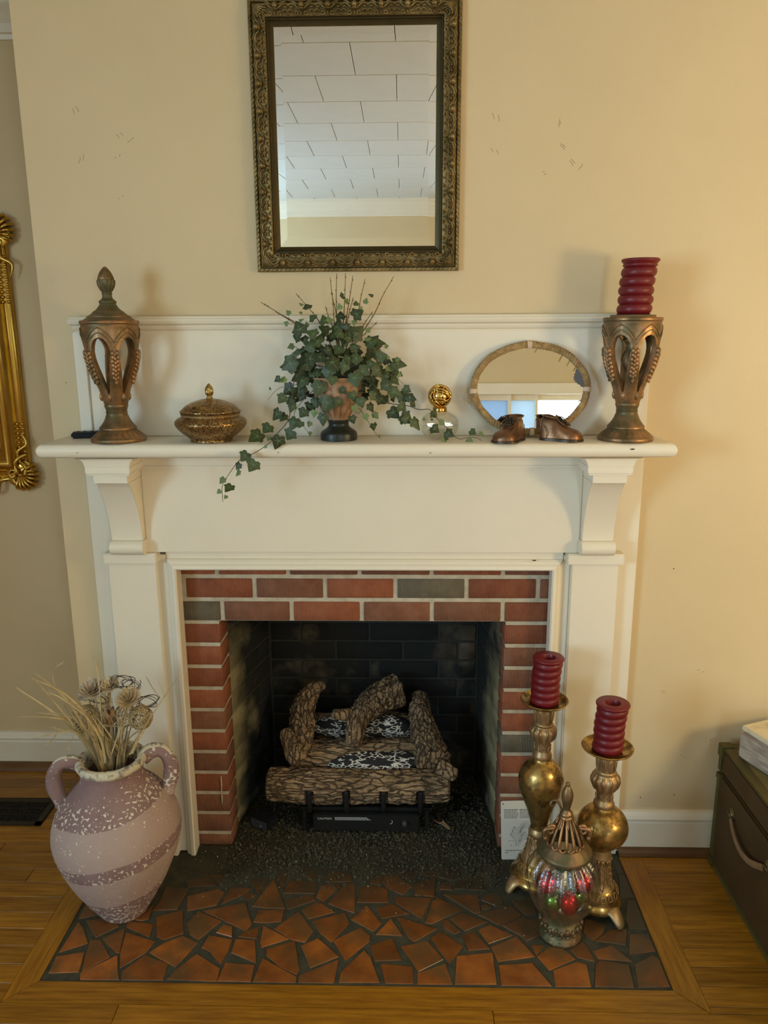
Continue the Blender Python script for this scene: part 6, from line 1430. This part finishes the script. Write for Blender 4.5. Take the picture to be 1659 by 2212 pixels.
# ================================================================ clay vase with dried flowers
VX, VY = -.812, -.288
t = thing('clay_vase', 'large two handled pinkish clay vase with peeling white paint left of the hearth', 'vase', (VX, VY, 0)); C = (VX, VY, 0)
vprof = refine([(.062,.001),(.0680,.006),(.0760,.020),(.0940,.051),(.1180,.094),(.1400,.139),(.1580,.183),(.1715,.228),(.1762,.268),(.1690,.312),(.1470,.356),(.1170,.391),(.0940,.415),(.0840,.437),(.0830,.455),(.0870,.470)], 3)
vin = [(.0870,.4705),(.0905,.478),(.0895,.486)]
g = G().lathe([(0,.001)] + vprof, 72, C, lambda a, z, r: .0018*noise.noise(Vector((math.cos(a)*5, math.sin(a)*5, z*22))) + .0012*noise.noise(Vector((math.cos(a)*16, math.sin(a)*16, z*70))), cap=False)
g.lathe([(.066,.30),(.070,.40),(.0700,.44),(.072,.470)], 40, C, cap=False)
g.ob('body', vasem, t, smooth=180)
g = G().lathe(refine([(.0860,.466),(.0925,.472),(.0950,.481),(.0915,.490),(.0820,.492),(.0730,.487),(.0700,.474),(.0700,.45)], 3), 72, C, lambda a, z, r: .0038*noise.noise(Vector((math.cos(a)*9, math.sin(a)*9, z*40)))+.0030*noise.noise(Vector((math.cos(a)*30, math.sin(a)*30, z*90))), cap=False)
g.ob('rim', vaserim, t, smooth=180)
for s, yw in ((-1, -.030), (1, .045)):
    pts = catmull([(VX+s*.078, VY+yw*.5, .470),(VX+s*.100, VY+yw*.8, .488),(VX+s*.130, VY+yw, .484),(VX+s*.150, VY+yw, .452),(VX+s*.151, VY+yw, .410),(VX+s*.142, VY+yw*.9, .372),(VX+s*.140, VY+yw*.8, .352)], 5)
    n = len(pts)
    g = G().tube(pts, [.0205+.002*math.sin(k*.4) for k in range(n)], 12, flat=.62, up=(0,1,0))
    g.v = [v + Vector((.001*noise.noise(v*60), .001*noise.noise(v*55), .001*noise.noise(v*70))) for v in g.v]
    # white crust on the top of each handle
    h = g.ob('handle', [vasem, vaserim], t, smooth=180)
    me = h.data; og = ORG[t.name]
    for p in me.polygons:
        if p.normal.z > .45 and p.center.z + og.z > .44: p.material_index = 1
G().lathe([(0,.405),(.070,.405)], 24, C, cap=False).ob('inner_shadow', moss_shade, t)  # dark disc stands in for the shade inside the vase
# dried bouquet
t = thing('dried_bouquet', 'dried grasses, wicker balls and shaved wood flowers standing in the clay vase', 'dried flowers', (VX, VY, .42))
BLADES=[(7.2,[(-866,-261,454),(-902,-269,541),(-961,-276,614),(-1057,-284,696)]),(5.2,[(-839,-303,476),(-873,-323,578),(-896,-342,637),(-965,-361,762)]),(4.6,[(-827,-324,489),(-854,-341,606),(-893,-358,708),(-961,-374,788)]),(2.9,[(-847,-284,464),(-885,-322,602),(-926,-360,646),(-999,-398,669)]),(3.9,[(-847,-272,457),(-883,-304,586),(-923,-337,640),(-969,-369,666)]),(3.9,[(-827,-310,481),(-877,-332,586),(-920,-354,598),(-988,-375,591)]),(5.2,[(-826,-293,473),(-853,-294,581),(-903,-295,655),(-983,-296,695)]),(5.2,[(-825,-308,482),(-845,-331,626),(-893,-355,715),(-963,-379,769)]),(11.8,[(-830,-270,459),(-827,-254,572),(-815,-238,710)]),(5.2,[(-838,-284,468),(-832,-279,585),(-829,-274,688)]),(5.9,[(-806,-298,477),(-827,-283,537),(-854,-267,591),(-860,-252,643)]),(4.2,[(-778,-263,472),(-745,-270,531),(-690,-277,614),(-612,-284,726)]),(5.9,[(-732,-342,532),(-713,-337,575),(-708,-332,603)]),(3.9,[(-789,-302,486),(-762,-310,572),(-752,-318,595)]),(4.6,[(-819,-302,479),(-847,-324,579),(-846,-346,645),(-927,-368,730)]),(5.2,[(-846,-261,451),(-874,-282,524),(-906,-304,586),(-955,-325,646)]),(3.9,[(-818,-308,598),(-791,-303,592),(-762,-298,587)]),(2.3,[(-913,-314,523),(-917,-309,539),(-899,-304,567)]),(2.0,[(-935,-249,755),(-968,-247,727),(-966,-245,673),(-941,-243,603),(-898,-241,513),(-860,-239,447)]),(2.3,[(-782,-398,823),(-779,-395,779),(-782,-391,734),(-785,-388,615)]),(2.3,[(-964,-346,553),(-935,-341,582),(-926,-336,615)]),(1.6,[(-709,-248,713),(-694,-243,674),(-677,-238,643)]),(2.9,[(-869,-329,624),(-931,-324,640),(-993,-319,630)]),(2.9,[(-810,-322,494),(-834,-321,546),(-883,-319,576),(-944,-318,593),(-967,-317,599)]),(3.3,[(-819,-262,454),(-805,-290,560),(-772,-318,656)]),(3.3,[(-808,-308,483),(-771,-342,571),(-735,-376,650)]),(3.9,[(-806,-278,467),(-774,-276,511),(-755,-274,571)]),(2.6,[(-756,-296,501),(-722,-289,554),(-692,-282,607)]),(1.6,[(-839,-294,480),(-864,-312,572),(-877,-329,658),(-881,-347,712),(-868,-365,738)]),(1.3,[(-700,-349,594),(-660,-345,659),(-633,-342,702),(-645,-339,744)]),(2.9,[(-832,-282,466),(-861,-263,517),(-914,-245,570)]),(5.2,[(-796,-277,470),(-806,-313,550),(-836,-349,633)]),(3.6,[(-839,-285,470),(-841,-335,570),(-862,-385,668)]),(2.9,[(-854,-271,463),(-849,-291,525),(-867,-312,589)]),(2.6,[(-790,-266,465),(-766,-303,544),(-764,-340,629)]),(2.6,[(-799,-314,488),(-807,-311,529),(-837,-308,572)]),(5.2,[(-809,-295,476),(-831,-293,546),(-875,-292,619)]),(3.3,[(-845,-287,472),(-861,-277,516),(-901,-266,565)]),(2.9,[(-851,-277,466),(-823,-322,574),(-817,-367,681)]),(3.6,[(-802,-313,487),(-822,-323,581),(-863,-332,674)]),(4.9,[(-822,-274,462),(-800,-320,544),(-799,-366,624)]),(3.3,[(-806,-296,477),(-811,-286,548),(-837,-276,622)]),(5.2,[(-812,-261,458),(-826,-263,521),(-863,-266,589)]),(5.6,[(-813,-297,476),(-805,-332,567),(-819,-367,656)]),(4.2,[(-779,-288,479),(-791,-315,559),(-823,-341,645)]),(5.9,[(-849,-273,464),(-844,-275,555),(-862,-277,649)]),(4.2,[(-840,-306,484),(-851,-270,514),(-885,-234,550)]),(4.9,[(-813,-324,492),(-807,-353,577),(-823,-383,660)]),(5.9,[(-844,-297,479),(-857,-320,569),(-890,-343,660)]),(5.6,[(-845,-296,479),(-841,-264,535),(-859,-233,598)]),(4.6,[(-778,-287,479),(-756,-343,582),(-711,-400,689)]),(4.2,[(-795,-266,464),(-790,-304,527),(-806,-342,595)]),(3.9,[(-842,-285,470),(-869,-272,552),(-918,-258,637)]),(4.9,[(-829,-322,493),(-840,-328,567),(-872,-334,644)]),(3.3,[(-851,-280,469),(-833,-323,557),(-837,-366,646)]),(4.6,[(-800,-268,464),(-785,-297,556),(-747,-326,651)])]

def ribbon(pts, w, tk=.0004):
    P = catmull(pts, 5); n = len(P); vs = []; fs = []
    for i, p in enumerate(P):
        tt = (P[min(i+1,n-1)]-P[max(i-1,0)]).normalized(); v_ = (Vector((0,-DIST,EYE))-p).normalized()
        s = tt.cross(v_).normalized(); u = i/(n-1); ww = w/2*(1-.8*u**2.5)
        nn = s.cross(tt)*tk
        vs += [p-s*ww, p+nn*1.5, p+s*ww, p-nn]
    for i in range(n-1):
        for k in range(4): fs.append((i*4+k, i*4+(k+1) % 4, i*4+4+(k+1) % 4, i*4+4+k))
    fs += [(0,1,2,3), (n*4-4,n*4-3,n*4-2,n*4-1)]
    return G().add(vs, fs)
for w_, pts in BLADES:
    pp = [Vector(p)/1000 for p in pts]
    if pp[0].z < .49: pp = [Vector((VX+(pp[0].x-VX)*.55, VY+(pp[0].y-VY)*.6, .415))] + pp
    ribbon(pp, w_/1000*1.35).ob('grass_blade', strawm, t, smooth=60)
rs = random.Random(12)
def wickerball(c, r, name='wicker_ball', nn=20, th=.0011):
    g = G(); c = Vector(c)
    for k in range(nn):
        ax = Vector((rs.gauss(0,1), rs.gauss(0,1), rs.gauss(0,1))).normalized(); q0 = ax.orthogonal().normalized(); q1 = ax.cross(q0); off = rs.uniform(-.45,.45); ph = rs.uniform(0,6)
        pts = []
        for j in range(22):
            a = 2*PI*j/22; w_ = off+.12*math.sin(3*a+ph); pts.append(c + (ax*w_ + (q0*math.cos(a)+q1*math.sin(a))*math.sqrt(1-w_*w_))*r*rs.uniform(.96,1.03))
        g.tube(pts, th, 4, closed=True)
    g.tube(catmull([c+Vector((0,0,-r)), (c+Vector((VX,VY,.45)))/2, Vector((VX+(c.x-VX)*.3,VY,.42))], 4), .002, 5)
    return g.ob(name, wickerm, t, smooth=180)
wickerball((-.867,-.30,.612), .037, nn=26); wickerball((-.711,-.31,.622), .032, nn=28); wickerball((-.757,-.30,.622), .030, nn=14, th=.0008)
def flower(name, c, r, layers, m, up_=(0,-.5,.85), curl=.5):
    g = G(); c = Vector(c); upv = Vector(up_).normalized(); q0 = upv.orthogonal().normalized(); q1 = upv.cross(q0)
    for L_, (cnt, rr_, hh, wd) in enumerate(layers):
        for k in range(cnt):
            a = 2*PI*k/cnt + L_*.4; d = q0*math.cos(a)+q1*math.sin(a); s = upv.cross(d)
            vs = []
            for q in range(5):
                u = q/4; p = c + d*(rr_*r*u**.8) + upv*(hh*r*(u**1.6)); ww = wd*r*math.sin(PI*(.12+.80*u))
                vs += [p - s*ww, p + upv*.0012 - d*.001, p + s*ww]
            fs = []
            for q in range(4):
                for e in (0, 1): fs.append((q*3+e, q*3+e+1, q*3+e+4, q*3+e+3))
            nv = len(vs); vs += [v - upv*.0008 for v in vs]; fs += [tuple(i+nv for i in f)[::-1] for f in fs]
            g.add(vs, fs)
    g.tube(catmull([c, (c+Vector((VX,VY,.45)))/2, Vector((VX+(c.x-VX)*.3,VY,.42))], 4), .0022, 5)
    return g.ob(name, m, t, smooth=60)
flower('shaved_wood_rose', (-.850,-.272,.680), .037, [(9,1,.35,.34),(8,.85,.6,.3),(7,.6,.75,.26),(5,.35,.8,.2)], shavef)
flower('shaved_wood_rose', (-.806,-.262,.690), .028, [(9,1,.35,.34),(8,.8,.6,.3),(6,.5,.75,.24)], creamf)
flower('cream_thistle_head', (-.743,-.300,.668), .036, [(26,1,.25,.07),(26,.95,.55,.07),(22,.75,.8,.06),(16,.45,1.0,.06),(9,.2,1.05,.06)], creamf)
flower('tan_seed_pod', (-.792,-.315,.605), .042, [(5,.36,1.25,.34),(4,.22,1.35,.28)], podm, (0,-.15,1))
flower('shaved_wood_rose', (-.880,-.245,.655), .026, [(8,1,.35,.34),(7,.7,.6,.3)], shavef)
g = G()
for c, r, n_ in (((-.768,-.275,.708),.026,4),((-.745,-.275,.700),.022,3),((-.700,-.285,.655),.024,4),((-.842,-.27,.655),.022,3)):
    for k in range(n_):
        a0 = rs.uniform(0,6); tl_ = rs.uniform(-.6,.6)
        g.tube([Vector(c) + Vector((r*math.cos(a0+q*.42)*(1+.03*q), .006*math.sin(q*.5+k)+k*.002, r*(.55+.3*abs(tl_))*math.sin(a0+q*.42+tl_))) for q in range(15)], .0011, 4)
g.ob('curled_vine', mat('dark_curled_vine', (0.10,0.07,0.04), rough=.8), t, smooth=180)
g = G()
for k in range(26):
    a = rs.uniform(-2.9,-.1); c = Vector((-.785+rs.uniform(-.06,.06), -.30+rs.uniform(-.03,.03), .60)); L_ = rs.uniform(.03,.10)
    d = Vector((math.cos(a)*rs.uniform(.3,1), rs.uniform(-.3,.3), rs.uniform(.3,1.2))).normalized()
    p1 = c + d*L_; p2 = p1 + Vector((rs.uniform(-.04,.04), rs.uniform(-.02,.02), rs.uniform(-.03,.02)))
    g.tube(catmull([c, p1, p2, p2+Vector((rs.uniform(-.02,.02),0,rs.uniform(-.03,0)))], 4), .0006, 4)
g.ob('fine_tendrils', wickerm, t, smooth=180)
g = G()
for k in range(26):    # dark stems packed in the mouth
    a = rs.uniform(0,6.28); r0 = rs.uniform(.01,.055)
    g.tube([(VX+r0*math.cos(a)*.6, VY+r0*math.sin(a)*.6, .41), (VX+r0*math.cos(a)*1.1, VY+r0*math.sin(a), .52), (VX+r0*math.cos(a)*1.6, VY+r0*math.sin(a)*1.2, .58)], .0016, 5)
g.ob('stems', mat('dull_stems', (0.12,0.10,0.055), (0.2,0.16,0.08), rough=.85), t, smooth=180)

# ================================================================ trunk at the right with a wooden block on it
TX0, TX1, TY0, TY1, TH = .966, 1.45, -.95, -.052, .408
t = thing('storage_trunk', 'old olive and brown footlocker trunk with leather handle at the right edge', 'trunk', (1.2, -.5, 0))
bd = bevel(G().box(TX0+.003, TX1, TY0, TY1, .004, .318).ob('body', trunkb, t), .006)
ld = bevel(G().box(TX0+.002, TX1, TY0, TY1, .323, TH).ob('lid', trunkb, t), .010)
bevel(G().box(TX0+.030, TX1-.03, TY0+.03, TY1-.012, TH-.002, TH+.0012).ob('lid_top_panel', mat('worn_olive_top', (0.17,0.125,0.035), (0.24,0.18,0.065), rough=.6, nscale=9, bump=.3), ld), .001)
def strip(nm, *b, m=trunkg, p=None): return bevel(G().box(*b).ob(nm, m, p or t), .0025)
strip('edge_binding', TX0-.001, TX0+.034, TY0, TY1+.001, TH-.005, TH+.003, p=ld); strip('edge_binding', TX0-.001, TX1, TY1-.034, TY1+.002, TH-.005, TH+.003, p=ld)
strip('edge_binding', TX0-.0005, TX0+.006, TY1-.022, TY1+.002, .325, TH-.003, p=ld)
strip('edge_binding', TX0-.0005, TX0+.006, TY1-.022, TY1+.002, .004, .317, p=bd); strip('edge_binding', TX0-.0005, TX0+.006, TY0, TY1, .0, .018, p=bd)
strip('corner_cap', TX0-.004, TX0+.034, TY1-.030, TY1+.005, TH-.034, TH+.006, p=ld); strip('corner_cap', TX0-.003, TX0+.030, TY1-.03, TY1+.004, .0, .028, p=bd)
strip('corner_cap', TX0-.003, TX0+.012, TY1-.026, TY1+.004, .296, .317, p=bd)
for y in (-.170, -.405):
    g = G().lathe([(0,0),(.020,0),(.020,.002),(.012,.004),(.010,.008),(0,.009)], 20, (0,0,0), cap=False).xf(Matrix.Translation((TX0+.003, y, .248)) @ Matrix.Rotation(-PI/2, 4, 'Y')); g.ob('handle_mount', brassd, bd, smooth=50)
    G().tube([(TX0-.004-.006*math.sin(k*PI/5), y+(.012 if y > -.3 else -.012)*math.cos(k*PI/5), .244+.010*math.sin(k*PI/5)) for k in range(10)], .0022, 6, closed=True).ob('handle_ring', brassd, bd, smooth=180)
g = G().tube(catmull([(TX0-.008,-.186,.242),(TX0-.013,-.215,.226),(TX0-.017,-.255,.212),(TX0-.018,-.295,.208),(TX0-.016,-.335,.214),(TX0-.012,-.368,.228),(TX0-.008,-.392,.240)], 4), [.0095]*25, 10, flat=.34, up=(1,0,0)); g.ob('leather_handle', leatherm, t, smooth=60)
# weathered block / old book shaped box
t = thing('wooden_box', 'weathered grey wooden box with a peeling cream top lying on the trunk', 'box', (1.12,-.18,TH+.004))
MW = Matrix.Translation((.981,-.128,TH+.0035)) @ Matrix.Rotation(math.radians(-68), 4, 'Z')
# local x runs along the visible long side towards the viewer, local y away from it
bevel(G().box(0,.30,0,.20,0,.088).xf(MW).ob('body', greywood, t), .010, 3)
bevel(G().box(.004,.298,.004,.198,.088,.104).xf(MW).ob('top_board', creamwood, t), .004, 2)


# ================================================================ the room's lamps (out of the picture)
t = thing('floor_lamp', 'slim brass floor lamp at the right, outside the picture', 'lamp', (2.10,-1.55,0))
G().lathe([(0,.0),(.14,.0),(.14,.015),(.03,.03),(.012,.04),(.012,1.27),(.02,1.29),(.02,1.32),(0,1.32)], 24, (2.10,-1.55,0), cap=False).ob('stand', brassd, t, smooth=50)
